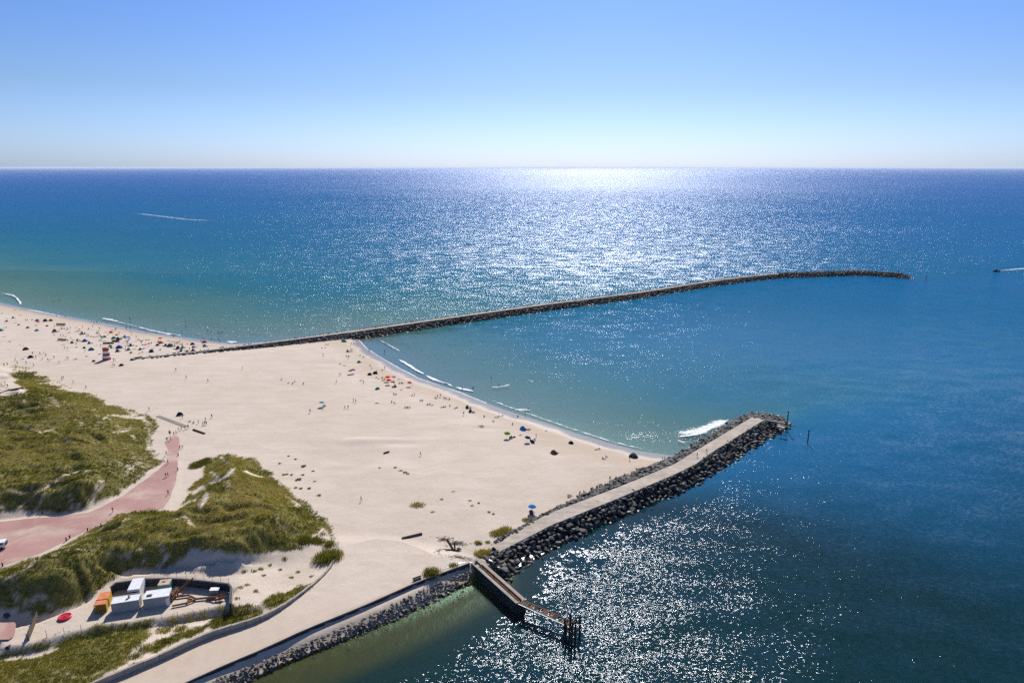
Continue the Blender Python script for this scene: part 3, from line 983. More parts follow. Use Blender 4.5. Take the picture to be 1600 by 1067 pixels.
# ------------------------------------------------------------------ quay wall, promenade, revetment
q3 = resample(np.column_stack([QUAY, np.full(len(QUAY), 3.06)]), 4.0)
tq = np.gradient(q3, axis=0); tq[:, 2] = 0
tq /= np.linalg.norm(tq, axis=1)[:, None]
nq = np.stack([tq[:, 1], -tq[:, 0], np.zeros(len(tq))], 1)
if np.mean(nq[:, 0]) < 0:
    nq = -nq
o = empty("quay_wall", tuple(q3[len(q3) // 2] * np.array([1, 1, 0])))
prop(o, "long dark quay wall between the promenade and the green water", "wall")
qb = tuple(o.location)
fc = q3 + nq * 0.25
bot = q3 + nq * 0.30; bot[:, 2] = 1.2
back = q3 - nq * 0.45
bkl = back.copy(); bkl[:, 2] = 1.0
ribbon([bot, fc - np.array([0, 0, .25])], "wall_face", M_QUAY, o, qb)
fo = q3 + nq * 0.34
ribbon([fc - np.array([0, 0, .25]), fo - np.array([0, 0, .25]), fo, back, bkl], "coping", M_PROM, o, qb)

prom = np.vstack([line([(120, 1082), (165, 1065), (250, 1031), (330, 993), (372, 981), (412, 968), (452, 944), (492, 912), (516, 890), (529, 866), (545, 850), (585, 842), (630, 846), (668, 862), (700, 885)], 3.0),
                  (QUAY + nq[:1, :2] * 0)[1:]])
def sheet(poly, z, name, mat, step=1.6, rag=0.5, fade=None):
    """Level sheet with an uneven edge, a few millimetres above the ground."""
    c = resample(np.vstack([poly, poly[:1]]), step)[:-1]
    j = np.stack([fbm(c[:, 0], c[:, 1], 5, 3, 81), fbm(c[:, 0], c[:, 1], 5, 3, 82)], 1) * rag * 2
    c = c + j
    bm = bmesh.new()
    vs = [bm.verts.new((p[0], p[1], z)) for p in c]
    es = [bm.edges.new((vs[i], vs[(i + 1) % len(vs)])) for i in range(len(vs))]
    bmesh.ops.triangle_fill(bm, edges=es, use_beauty=True)
    bmesh.ops.recalc_face_normals(bm, faces=bm.faces)
    for f in bm.faces:
        if f.normal.z < 0:
            f.normal_flip()
    me = bpy.data.meshes.new(name)
    bm.to_mesh(me)
    bm.free()
    me.materials.append(mat)
    return link(name, me)

def prom_material():
    t = NT("promenade_surface")
    P = t.pos()
    s = t.n("ShaderNodeSeparateXYZ")
    t.l(P, s.inputs[0])
    far = \
        t.math('MULTIPLY', t.math('SUBTRACT', t.math('ADD', s.outputs[1], t.math('MULTIPLY', t.noise(0.08, 4, 0.6, P), 26.0)), 132.0), 0.035, clamp=True)
    c = t.ramp(t.noise(0.3, 5, 0.6, P), [(0.3, (0.465, 0.37, 0.285)), (0.7, (0.535, 0.435, 0.345))])
    sand = sand_colour(t)[0]
    c = t.mix(far, c, sand)
    drift = t.ramp(t.noise(0.22, 5, 0.65, t.pos((1, 0.5, 1), R(25))), [(0.48, (0, 0, 0)), (0.6, (1, 1, 1))])
    c = t.mix(t.math('MULTIPLY', t.math('MULTIPLY', drift, 0.4), t.math('SUBTRACT', 1.0, far)), c, (0.54, 0.445, 0.36))
    return t.surf(t.principled(c, 0.94, t.bump(t.math('ADD', t.math('MULTIPLY', t.noise(2.2, 4, 0.65, P), 0.35), t.noise(0.5, 5, 0.65, P)), t.math('ADD', 0.15, t.math('MULTIPLY', far, 0.4)), 0.22), 0.25))
prop(sheet(prom, 3.03, "promenade", prom_material(), 2.0, 0.25), kind='structure')

def path_material():
    t = NT("pink_paving")
    P = t.pos()
    c = t.ramp(t.noise(0.12, 5, 0.6, P), [(0.3, (0.345, 0.180, 0.160)), (0.7, (0.44, 0.250, 0.222))])
    c = t.mix(0.25, c, t.ramp(t.noise(1.6, 4, 0.6, P), [(0.3, (0.30, 0.18, 0.16)), (0.7, (0.52, 0.36, 0.32))]))
    drift = t.ramp(t.noise(0.085, 5, 0.6, t.pos((0.8, 1, 1)), 0.5), [(0.50, (0, 0, 0)), (0.66, (1, 1, 1))])
    c = t.mix(t.math('MULTIPLY', drift, 0.8), c, (0.52, 0.41, 0.33))
    st = t.ramp(t.noise(0.11, 3, 0.6, t.pos((1, 1, 1), 0.7)), [(0.56, (0, 0, 0)), (0.68, (1, 1, 1))])
    c = t.mix(t.math('MULTIPLY', st, 0.35), c, (0.30, 0.155, 0.12))
    return t.surf(t.principled(c, 0.92, t.bump(t.noise(4, 3, 0.6, P), 0.25, 0.04), 0.25))
M_PATH = path_material()
prop(sheet(PATH, 2.475, "path", M_PATH, 1.3, 0.55), kind='structure')
prop(sheet(line([(-40, 968), (0, 974), (26, 972), (24, 990), (16, 1000), (0, 1000), (-40, 1002)], 3.4), 3.62, "pavement", M_PATH, 1.2, 0.3), kind='structure')

rv_t = px3([(733, 893), (700, 905), (650, 927), (575, 964), (512, 991), (450, 1016), (400, 1039), (350, 1057), (290, 1090)], 1.8)
rv_f = px3([(737, 912), (705, 926), (675, 942), (600, 977), (525, 1008), (457, 1034), (400, 1061), (340, 1091)], -0.1)
rvb = tuple(rv_t[4] * np.array([1, 1, 0]))
rv = empty("revetment", rvb)
prop(rv, "band of small pinkish grey rubble stones below the quay wall", "revetment")
pts = slope_points(rv_t, rv_f, 0.72, 0.45)
pts = [p for p in pts if random.random() < 0.86]
pts += [p + np.array([RNG.normal(0, 1.2), RNG.normal(-1.6, 1.0), -0.25]) for p in random.sample(slope_points(rv_f, rv_f + np.array([0.3, -.3, 0]), 0.9), 70)]
place_stones(rv, pts, 0.84, M_RUBBLE, 300)

# retaining wall of separate slabs along the road
rw = smooth_line(np.column_stack([RETAIN, np.zeros(len(RETAIN))]), 2.9, 1)
o = empty("retaining_wall", (float(rw[8][0]), float(rw[8][1]), 3.0))
prop(o, "low curved retaining wall of concrete slabs beside the promenade", "wall")
for i in range(len(rw) - 1):
    a, b = Vector(rw[i]), Vector(rw[i + 1])
    d = (b - a)
    k = i / (len(rw) - 2)
    h = 1.35 - 1.05 * sst(0.35, 0.85, k) + random.uniform(-0.04, 0.04)
    m = MB()
    m.box((0, 0, 0), (d.length - 0.06, 0.42, h + 0.5))
    m.box((0, 0, (h + 0.5) / 2 + 0.06), (d.length - 0.10, 0.56, 0.12))
    s = m.build("wall_segment", M_WALL, o)
    mid = (a + b) / 2
    s.location = (mid.x - o.location.x, mid.y - o.location.y, (h - 0.5) / 2)
    s.rotation_euler = (random.uniform(-.015, .015), 0, math.atan2(d.y, d.x) + random.uniform(-.01, .01))

# ------------------------------------------------------------------ concrete spur, gangway, dolphin
L0, L1, R0_, R1_ = at(732, 878.5, 3.0), at(808.5, 943, 3.0), at(754.5, 874.5, 3.0), at(819.5, 935.5, 3.0)
ax = ((L1 + R1_) / 2 - (L0 + R0_) / 2); ln = ax.length; ax.normalize()
pe = Vector((ax.y, -ax.x, 0))
if (R0_ - L0).dot(pe) < 0:
    pe = -pe
w0, w1 = abs((R0_ - L0).dot(pe)), abs((R1_ - L1).dot(pe))
mid0 = (L0 + R0_) / 2
sp = empty("jetty", (mid0.x, mid0.y, 0))
prop(sp, "narrow concrete jetty with an open rusty trench along its top", "jetty")
rz = math.atan2(ax.y, ax.x)
sp.rotation_euler = (0, 0, rz)
W = (w0 + w1) / 2 * 0.92
tw = W * 0.22
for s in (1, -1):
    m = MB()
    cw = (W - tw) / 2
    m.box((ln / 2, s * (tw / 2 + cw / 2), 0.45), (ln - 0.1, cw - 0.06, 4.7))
    m.build("side_wall", M_QUAY, sp)  # darker copy of the coping concrete: painted face shade and wet algae
    m = MB()
    m.box((ln / 2, s * (tw / 2 + cw / 2), 2.9), (ln, cw, 0.2))
    m.build("coping", M_WALL, sp)
m = MB(); m.box((ln / 2, 0, 0.2), (ln - 0.4, tw - 0.02, 4.2)); m.build("trench_floor", M_RUST, sp)
for k in range(5):
    m = MB(); m.box((ln * (0.22 + 0.155 * k), 0, 2.72), (0.55, tw - 0.04, 0.4)); m.build("cross_beam", M_RUST, sp)
for x, l in ((0.34, 2.0), (0.49, 1.6), (0.66, 2.4), (0.86, 2.8), (0.95, 1.2)):
    m = MB(); m.box((ln * x, 0, 2.78), (l, tw * 0.72, 0.18)); m.build("cover_plank", M_DECK if x < 0.9 else M_TIMBER, sp)
for s in (1, -1):
    m = MB(); m.box((ln * 0.55, s * (tw / 2 + 0.06), 3.1), (ln * 0.86, 0.16, 0.24)); m.build("rail", M_RUST, sp)
m = MB(); m.lathe([(0.32, 0), (0.3, 0.45), (0.42, 0.5), (0.42, 0.62)], 10, (0.6, -0.2, 3.0)); m.build("bollard", M_BLACK, sp)

g0, g1 = at(814, 940.5, 2.9), at(893, 976, 2.2)
gd = (g1 - g0); gl_ = gd.length
gw = empty("gangway", g0)
prop(gw, "dark gangway of rusty beams running from the jetty over the glittering water", "gangway")
gw.rotation_euler = (0, 0, math.atan2(gd.y, gd.x))
slope_ = (g1.z - g0.z) / gl_
for s, mt in ((0.85, M_RUST), (-0.85, M_DARKSTEEL)):
    m = MB(); m.bar((0, s, 0), (gl_, s, gl_ * slope_), 0.22, 0.4); m.build("beam", mt, gw)
n = 26
for k in range(n):
    if k in (9, 10, 14, 19, 20, 23):
        continue
    x = (k + 0.5) * gl_ / n
    m = MB(); m.box((x, random.uniform(-.05, .05), x * slope_ + 0.12), (gl_ / n * 0.72, 1.5, 0.09)); m.build("plank", random.choice((M_TIMBER, M_DARKTIMBER, M_RUST)), gw)
m = MB(); m.bar((0, -1.25, 0.25), (gl_ * 1.05, -1.25, gl_ * slope_ + 0.2), 0.10, 0.12); m.build("handrail", M_STEEL, gw)

dp = at(893, 988, 0)
dol = empty("timber_dolphin", dp)
prop(dol, "cluster of dark mooring piles at the end of the gangway", "piles")
pl = []
for (u, vt, vb) in ((881, 961, 989), (889.5, 952, 992), (898, 961, 999), (906, 957, 991), (893, 966, 1003), (884, 970, 997)):
    b = at(u, vb, 0)
    h = (vb - vt) / 7.3
    m = MB(); m.tube((b.x - dp.x, b.y - dp.y, -4), (b.x - dp.x + random.uniform(-.2, .2), b.y - dp.y, h), 0.24, 0.2, 8)
    m.build("pile", M_DARKTIMBER, dol)
    pl.append((b.x - dp.x, b.y - dp.y, h))
for i, j, zz in ((0, 2, 2.3), (1, 3, 2.9), (4, 3, 1.6), (5, 4, 2.0), (0, 3, 1.2)):
    m = MB(); m.bar((pl[i][0], pl[i][1], zz), (pl[j][0], pl[j][1], zz + 0.2), 0.22, 0.3); m.build("brace", M_DARKTIMBER, dol)

# ------------------------------------------------------------------ fenced yard with containers
YZ = 3.4
def dir_from(a, b):
    d = b - a
    return math.atan2(d.y, d.x), d.length

def corrugated(m, x0, x1, y, z0, z1, out, pitch=0.28, dep=0.04, mi=0, axis='x'):
    n = max(2, int(abs(x1 - x0) / pitch))
    vs, fs = [], []
    for i in range(n + 1):
        x = x0 + (x1 - x0) * i / n
        o = y + out * (dep if i % 2 else 0)
        for z in (z0, z1):
            vs.append((x, o, z) if axis == 'x' else (o, x, z))
    for i in range(n):
        fs.append((2 * i, 2 * i + 2, 2 * i + 3, 2 * i + 1))
    m.add(vs, fs, mi)

def container(a, b, dep, h, label, side, roof, group=None):
    """Shipping container whose near roof edge runs a -> b (world points at roof height); depth goes away from the camera."""
    rz, L = dir_from(a, b)
    o = empty("shipping_container", (a.x, a.y, a.z - h), rz)
    prop(o, label, "container", group)
    m = MB()
    m.box((L / 2, dep / 2, h / 2 - 0.04), (L - 0.1, dep - 0.1, h - 0.12))
    corrugated(m, 0.1, L - 0.1, 0.03, 0.1, h - 0.1, -1)
    corrugated(m, 0.1, dep - 0.1, L - 0.03, 0.1, h - 0.1, 1, axis='y')
    m.build("body", side, o)
    m = MB()
    for x in (0.06, L - 0.06):
        for y in (0.06, dep - 0.06):
            m.box((x, y, h / 2), (0.12, 0.12, h))
    for y in (0.0, dep):
        m.box((L / 2, y, 0.08), (L - 0.24, 0.11, 0.16))
        m.box((L / 2, y, h - 0.07), (L - 0.24, 0.11, 0.13))
    m.build("frame", side, o)
    m = MB()
    m.box((L / 2, dep / 2, h + 0.0), (L - 0.02, dep - 0.02, 0.05))
    n = int(L / 0.6)
    for i in range(n):
        m.box(((i + .5) * L / n, dep / 2, h + 0.035), (0.16, dep - 0.25, 0.02))
    m.build("roof", roof, o)
    return o, L

RT = YZ + 2.5
A0, A1 = at(172.6, 943.7, RT), at(216.2, 936.9, RT)
cA, LA = container(A0, A1, 2.35, 2.5, "white container with a curved black hose on its roof, nearest the orange one", M_SHADEWALL, M_ROOF, "containers in the fenced yard")
B0, B1 = at(222.8, 936.5, RT), at(263.6, 930.7, RT)
cB, LB = container(B0, B1, 3.3, 2.5, "white container with a dark hatch in its roof, right of the other white ones", M_SHADEWALL, M_ROOF, "containers in the fenced yard")
C0 = at(198.5, 922, RT + .2); C1 = at(217.5, 919.5, RT + .2)
cC, LC = container(C0, C1, 4.6, 2.7, "tallest white container standing behind the two front ones", M_WHITE, M_ROOF, "containers in the fenced yard")
D0 = at(245.5, 914.5, YZ + 2.1); D1_ = at(264, 912.7, YZ + 2.1)
M_BEIGE = simple("faded_beige_roof", (0.50, 0.36, 0.28), 0.2, 1, 0.8)
M_TEAL = simple("teal_side_paint", (0.10, 0.33, 0.28), 0.15, 1, 0.6)
cD, LD = container(D0, D1_, 2.3, 2.1, "small container with faded beige roof and teal end against the yard wall", M_TEAL, M_BEIGE, "containers in the fenced yard")
m = MB(); m.box((LD * .4, 1.3, 2.16), (0.7, 0.35, 0.14)); m.build("vent", M_RUST, cD)
m = MB()
pp = [Vector((2.9, 0.75, 2.6)), Vector((3.3, 1.0, 2.62)), Vector((3.5, 1.5, 2.62)), Vector((3.2, 1.95, 2.6))]
for p, q in zip(pp, pp[1:]):
    m.tube(p, q, 0.17, n=8)
m.build("hose", M_BLACK, cA)
m = MB(); m.box((1.1, 1.15, 2.60), (1.1, 0.75, 0.14)); m.build("roof_hatch", M_BLACK, cB)
m = MB(); m.box((LB - 0.4, -0.06, 1.1), (0.7, 0.05, 2.0)); m.build("door", M_WHITE, cB)
m = MB()
for k in range(3):
    m.box((LC * 0.5, -0.35 - .05 * k, 0.02 + 2.2 - k * 0.02), (LC * 0.9, 0.3, 0.06))
m.build("awning", M_BLACK, cC)

M_ORANGE = simple("faded_orange_paint", (0.60, 0.19, 0.075), 0.25, 0.8, 0.7)
M_YELLOW = simple("yellow_side_paint", (0.55, 0.34, 0.03), 0.25, 0.8, 0.7)
E0, E1 = at(145.5, 946.5, YZ + 2.1), at(164.0, 943.8, YZ + 2.1)
rzE, LE = dir_from(E0, E1)
eo = empty("pump_unit", (E0.x, E0.y, YZ), rzE)
prop(eo, "orange topped unit with yellow side and open mesh front", "pump unit")
m = MB()
m.box((LE / 2, 2.9, 1.02), (LE - .2, 4.6, 2.04), mi=1)
m.box((LE / 2, 0.35, 0.12), (LE, 0.5, 0.24), mi=1)
m.build("body", [M_ORANGE, M_YELLOW], eo)
m = MB()
m.box((LE / 2, 0.9, 2.13), (LE, 1.75, 0.12))
m.box((LE / 2 + .05, 3.45, 2.15), (LE - .1, 3.0, 0.12))
m.build("roof", M_ORANGE, eo)
m = MB(); m.box((LE / 2, 1.88, 2.16), (LE, 0.2, 0.16)); m.build("roof_gap", M_BLACK, eo)
m = MB()
for k in range(6):
    x = 0.06 + k * (LE - .12) / 5
    m.box((x, 0.04, 1.05), (0.07, 0.07, 2.0))
for z in (0.75, 1.35, 1.95):
    m.box((LE / 2, 0.03, z), (LE, 0.06, 0.07))
m.build("mesh_front", M_RUST, eo)
m = MB(); m.box((LE + 0.02, 0.9, 0.95), (0.1, 1.3, 1.7)); m.box((LE + .05, 2.6, 1.0), (0.12, 0.3, 1.9)); m.build("side_door", M_YELLOW, eo)

def wall_run(pxs, z0, z1, label):
    p = px3(pxs, z1)
    o = empty("yard_wall", (p[0][0], p[0][1], z0))
    prop(o, label, "wall")
    for a, b in zip(p[:-1], p[1:]):
        a, b = Vector(a), Vector(b)
        m = MB()
        d = (b - a)
        L = d.length
        n = int(L / 0.35)
        vs, fs = [], []
        for i in range(n + 1):
            for s in (-1, 1):
                for z in (0, z1 - z0):
                    vs.append((L * i / n, s * 0.07 + (0.10 if (i // 2) % 2 else -0.10), z))
        for i in range(n):
            k = 4 * i
            fs += [(k, k + 4, k + 5, k + 1), (k + 6, k + 2, k + 3, k + 7), (k + 1, k + 5, k + 7, k + 3)]
        m.add(vs, fs)
        m.box((L / 2, 0, z1 - z0 + .04), (L, 0.42, 0.10))
        s = m.build("wall_panel", M_DARKSTEEL, o, (a.x - o.location.x, a.y - o.location.y, 0), math.atan2(d.y, d.x))
    return o
wall_run([(172, 917.5), (180.5, 910.5), (224.7, 904.3), (246, 903.8), (266, 903.4)], 3.2, 5.35, "dark steel yard wall behind the white containers")
wall_run([(266.5, 903.6), (283, 904.2), (320, 907.6), (357, 912), (361, 917.5), (359, 943)], 3.2, 5.3, "dark steel yard wall enclosing the rusty pipes on the right")

def wire_fence(pxs, z, label, spacing, h=1.9):
    p = px3(pxs, 4.0)
    pts = [Vector((q[0], q[1], gz(q[0], q[1]))) for q in resample(p, spacing)]
    o = empty("wire_fence", pts[0])
    prop(o, label, "fence")
    for q in pts:
        m = MB(); m.tube((0, 0, -0.3), (random.uniform(-.05, .05), random.uniform(-.05, .05), h + random.uniform(-.1, .15)), 0.055, 0.045, 6)
        m.build("post", M_STEEL, o, q - pts[0])
    m = MB()
    for a, b in zip(pts[:-1], pts[1:]):
        for zz in (0.25, 0.7, 1.15, 1.6):
            m.tube(a - pts[0] + Vector((0, 0, zz)), b - pts[0] + Vector((0, 0, zz)), 0.012, n=3)
    w = m.build("wire", M_STEEL, o)
    return o
wire_fence([(262, 902), (283, 902), (312, 904), (342, 908.5), (360, 911.5), (364, 925), (362, 944)], 5, "thin wire fence on the sand above the right yard wall", 2.3)
wire_fence([(45, 996), (63, 993), (106, 985), (147, 978), (200, 973), (232, 967), (269, 961), (308, 953), (350, 945)], 3.5, "thin wire fence along the grassy front edge of the yard", 3.1, 1.7)

# rusty pipework
def pipe_run(m, pts, r, z=0.35):
    for a, b in zip(pts[:-1], pts[1:]):
        m.tube((a.x, a.y, z), (b.x, b.y, z), r, n=8)
def gp(u, v):
    return at(u, v, YZ + 0.25)
o = empty("pipework", gp(306, 936.5))
o.location.z = YZ
prop(o, "forked rusty brown pipes lying on the yard floor", "pipes")
off_ = Vector((-o.location.x, -o.location.y, 0))
m = MB(); pipe_run(m, [gp(268, 933.8) + off_, gp(294, 930) + off_, gp(306, 936) + off_, gp(336, 933) + off_], 0.24); m.build("pipe", M_RUST, o)
m = MB(); pipe_run(m, [gp(269, 947) + off_, gp(292, 942.3) + off_, gp(306, 936.5) + off_], 0.22); m.build("pipe", M_RUST, o)
m = MB(); pipe_run(m, [gp(292, 942.3) + off_, gp(297, 931.2) + off_], 0.2); m.build("pipe", M_RUST, o)
m = MB()
for k in range(7):
    q = gp(random.uniform(328, 350), random.uniform(932, 938)) + off_
    m.tube((q.x - .8, q.y - .4, 0.3), (q.x + .9, q.y + random.uniform(-.5, .9), random.uniform(.3, .9)), 0.18, n=7)
m.build("valve_gear", M_RUST, o)
q = gp(267, 940)
o = empty("manifold", (q.x, q.y, YZ))
prop(o, "upright rusty pipe stack against the end of the right white container", "pipes")
m = MB()
for k in range(4):
    m.tube((random.uniform(-.2, .3), 0.2 + 0.9 * k, 0), (random.uniform(-.2, .3), 0.2 + 0.9 * k, random.uniform(1.6, 2.4)), 0.2, n=8)
m.build("riser", M_RUST, o)
m = MB()
for z in (0.7, 1.5):
    m.tube((0.1, -0.3, z), (0.1, 3.4, z + .2), 0.22, n=8)
m.tube((0.2, 3.2, 0.3), (2.4, 6.5, 2.2), 0.17, n=7)
m.tube((0.0, 2.8, 0.3), (1.5, 6.0, 2.0), 0.15, n=7)
m.build("header_pipe", M_RUST, o)
q = at(336, 927.5, YZ)
o = empty("pump_cabinet", (q.x, q.y, YZ - .05), R(4))
prop(o, "grey steel cabinet with white lid at the right end of the yard", "cabinet")
m = MB(); m.box((0, 0, 0.65), (1.9, 1.1, 1.3)); m.build("body", M_STEEL, o)
m = MB(); m.box((0, 0, 1.35), (2.05, 1.25, 0.1)); m.build("lid", M_WHITE, o)

# red round cover, slab gate, van, odd bits
q = on_ground(101.5, 965)
o = empty("round_cover", q)
prop(o, "bright red round plastic cover lying on the sand left of the yard", "cover")
M_REDPL = simple("red_plastic", (0.52, 0.010, 0.045), 0.12, 1.5, 0.4, 0.45)
m = MB(); m.lathe([(1.28, -0.05), (1.34, 0.1), (1.34, 0.42), (1.22, 0.5), (1.05, 0.46), (0.98, 0.36)], 28); m.build("rim", M_REDPL, o, smooth=False)
m = MB(); m.lathe([(0.97, 0.30), (0.92, 0.40), (0.62, 0.36), (0.56, 0.44), (0.32, 0.42), (0.26, 0.52), (0.02, 0.54)], 24); m.build("lid", M_REDPL, o)

a, b = at(44.5, 1000, 3.5), at(57.5, 958, 4.4)
b.z = 3.5
rz, L = dir_from(a, b)
o = empty("plank_barrier", (a.x, a.y, min(gz(a.x, a.y), 3.7)), rz)
prop(o, "weathered olive timber barrier running across the sandy yard entrance", "barrier")
n = 12
for i in range(n):
    m = MB(); m.box(((i + .5) * L / n, 0, 0.75 + .03 * (i % 2)), (L / n - 0.04, 0.10, 1.5)); m.build("plank", M_TIMBER, o)
for x in (0.15, 0.5, 0.85):
    m = MB(); m.box((x * L, 0.18, 0.7), (0.16, 0.16, 1.8)); m.build("post", M_DARKTIMBER, o)

q = at(7.5, 857, 2.5)
o = empty("parked_van", (q.x - 0.0, q.y + 0.8, 2.49), R(196))
prop(o, "white van parked on the pink paving at the left picture edge", "van")
m = MB()
def profile(m, pts, w, mi=0, x_in=0.0):
    n = len(pts)
    vs = [(x, -w, z) for x, z in pts] + [(x, w, z) for x, z in pts]
    fs = [tuple(range(n)), tuple(range(2 * n - 1, n - 1, -1))] + [(i, n + i, n + (i + 1) % n, (i + 1) % n) for i in range(n)]
    m.add(vs, fs, mi)
profile(m, [(0, 0.35), (4.7, 0.35), (4.75, 0.95), (3.95, 1.15), (3.3, 1.95), (0.12, 2.05), (0, 1.2)], 0.95)
m.build("body", M_WHITE, o)
m = MB(); m.box((-0.03, 0, 1.32), (0.09, 1.45, 1.0)); m.build("rear_window", M_GLASS, o)
m = MB(); m.box((3.66, 0, 1.58), (0.06, 1.6, 0.72), rot=Matrix.Rotation(R(-39), 3, 'Y')); m.build("windscreen", M_GLASS, o)
for s in (-1, 1):
    m = MB(); m.box((1.7, s * 0.955, 1.55), (2.6, 0.02, 0.5)); m.build("side_window", M_GLASS, o)
for x in (0.9, 3.8):
    for s in (-1, 1):
        m = MB(); m.tube((x, s * 0.72, 0.34), (x, s * 0.98, 0.34), 0.34, n=14); m.build("wheel", M_BLACK, o)

def boulder(u, v, s, label, mat=M_ROCK):
    q = on_ground(u, v)
    me = STONE_ME[random.randrange(10)].copy()
    me.materials.append(mat)
    o = link("boulder", me, None, (q.x, q.y, q.z + 0.2 * s), random.uniform(0, 6))
    o.scale = (s * 1.2, s, s)
    prop(o, label, "boulder")
boulder(10, 964, 1.7, "dark boulder on the sand left of the timber barrier")
boulder(13, 1012, 1.1, "dark boulder on the sand below the pink paved corner")

# path bollards
for k, (u, v) in enumerate([(277.8, 735), (278.5, 712), (281, 700), (158, 822.5), (137, 829.5), (109, 841), (103.5, 845), (4, 884.5), (50, 801), (92, 799), (66, 803)]):
    q = on_ground(u, v)
    m = MB(); m.lathe([(0.16, -0.2), (0.15, 0.75), (0.2, 0.77), (0.17, 0.95), (0.05, 1.0)], 8)
    o = m.build("bollard", M_DARKTIMBER, None, (q.x, q.y, q.z))
    reg(o, "short dark bollard", "short dark bollards", "along the pink path", "bollard", "bollards along the pink path")

# boardwalk, timber beam, driftwood, bench, dune-top fence
def deck_strip(name, pts, w, mat, label, cat, lift=0.06, gap=0.55):
    p = [on_ground(*q) for q in pts]
    c = resample(np.array([tuple(x) for x in p]), gap)
    o = empty(name, tuple(c[0]))
    prop(o, label, cat)
    m = MB()
    for i in range(len(c) - 1):
        a, b = Vector(c[i]) - Vector(c[0]), Vector(c[i + 1]) - Vector(c[0])
        d = b - a
        m.box((a + b) / 2 + Vector((0, 0, lift)), (d.length * 0.9, w, 0.1), math.atan2(d.y, d.x))
    m.build("slat_deck", mat, o)["kind"] = "stuff"
    m = MB()
    for i in range(len(c) - 1):
        a, b = Vector(c[i]) - Vector(c[0]), Vector(c[i + 1]) - Vector(c[0])
        m.bar(a + Vector((0, 0, lift - .1)), b + Vector((0, 0, lift - .1)), w * .8, 0.1)
    m.build("bearer", mat, o)
M_GREYWOOD = simple("grey_boardwalk_timber", (0.25, 0.215, 0.185), 0.3, 1.5, 0.9)
deck_strip("boardwalk", [(246, 650), (262, 656), (278, 662), (291, 667)], 1.7, M_GREYWOOD, "grey timber boardwalk leading off the dune onto the beach", "boardwalk")

def timber(u0, v0, u1, v1, w, h, label, mat=M_DARKTIMBER, name="timber_beam", tilt=0.0):
    a, b = on_ground(u0, v0), on_ground(u1, v1)
    m = MB()
    d = (b - a)
    m.box((0, 0, h / 2), (d.length * 0.97, w, h))
    m.box((d.length * 0.485, 0, h / 2), (d.length * 0.03, w * 0.9, h * 0.9))
    o = m.build(name, mat, None, ((a.x + b.x) / 2, (a.y + b.y) / 2, (a.z + b.z) / 2 - 0.05), math.atan2(d.y, d.x))
    prop(o, label, "timber")
timber(627.5, 841.5, 659.5, 834.5, 0.5, 0.45, "long dark timber beam lying alone on the open sand")
timber(301.5, 671.5, 320, 678, 0.5, 0.5, "dark timber beam on the sand at the end of the boardwalk")
timber(599.5, 709, 608, 706, 0.4, 0.5, "short dark log lying in the hollow of the dug sand")
timber(0, 614.5, 16, 610.5, 0.4, 0.7, "dark timber sill at the left edge of the dune hollow", M_TIMBER)
timber(16.5, 610.5, 37, 607.5, 0.4, 0.8, "dark timber sill at the foot of the hollow's low wall")
timber(212, 560.8, 222, 558.8, 0.9, 0.9, "thick black log at the buried end of the far breakwater")

q = on_ground(652, 907)
o = empty("bench", (q.x, q.y, q.z), math.atan2(QUAY[1][1] - QUAY[0][1], QUAY[1][0] - QUAY[0][0]))
prop(o, "lone dark bench at the edge of the quay wall", "bench")
m = MB(); m.box((0, 0, 0.46), (2.2, 0.5, 0.09)); m.build("seat", M_TIMBER, o)
m = MB(); m.box((0, -0.26, 0.78), (2.2, 0.07, 0.42)); m.build("backrest", M_TIMBER, o)
for s in (-1, 1):
    m = MB(); m.box((s * 0.85, 0, 0.22), (0.16, 0.46, 0.46)); m.build("leg", M_DARKSTEEL, o)

dwp = on_ground(709, 859)
o = empty("driftwood", dwp)
prop(o, "dark upturned driftwood wreck on the sand near the quay corner", "driftwood")
m = MB()
m.bar((-0.2, 0, 0.1), (-1.9, 1.4, 2.3), 0.5, 0.35); m.bar((0.3, 0.1, 0.1), (0.1, 1.0, 1.5), 0.4, 0.3); m.build("timber", M_DARKTIMBER, o)
m = MB(); m.bar((-3.9, 0.0, 0.12), (1.6, -0.4, 0.2), 0.35, 0.3); m.build("timber", M_DARKTIMBER, o)
m = MB(); m.bar((0.9, 0.9, 0.1), (2.0, 0.0, 0.25), 0.25, 0.25); m.build("timber", M_DARKTIMBER, o)
def litter(c, rx, ry, n, label, lmax=1.3):
    q = on_ground(*c)
    m = MB()
    for _ in range(n):
        a = random.uniform(0, 6.28); r = abs(random.gauss(0, 0.5))
        x, y = rx * r * math.cos(a), ry * r * math.sin(a)
        z = gz(q.x + x, q.y + y) - q.z
        t = random.uniform(0, 6.28); L = random.uniform(0.25, lmax)
        m.bar((x, y, z + 0.04), (x + L * math.cos(t), y + L * math.sin(t), z + random.uniform(0.04, 0.16)), 0.05, 0.05)
    ob = m.build("driftwood_twigs", M_TIMBER, None, q)
    prop(ob, label, "driftwood", kind="stuff")
litter((714, 849), 3.0, 1.6, 110, "heap of grey driftwood twigs behind the upturned wreck")
litter((694, 842), 3.2, 1.4, 70, "thin scatter of twigs beyond the wreck")
litter((716, 871), 4.2, 1.6, 110, "twigs washed up between the wreck and the quay corner")
litter((686, 860), 1.5, 3, 26, "few twigs on the sand left of the wreck")

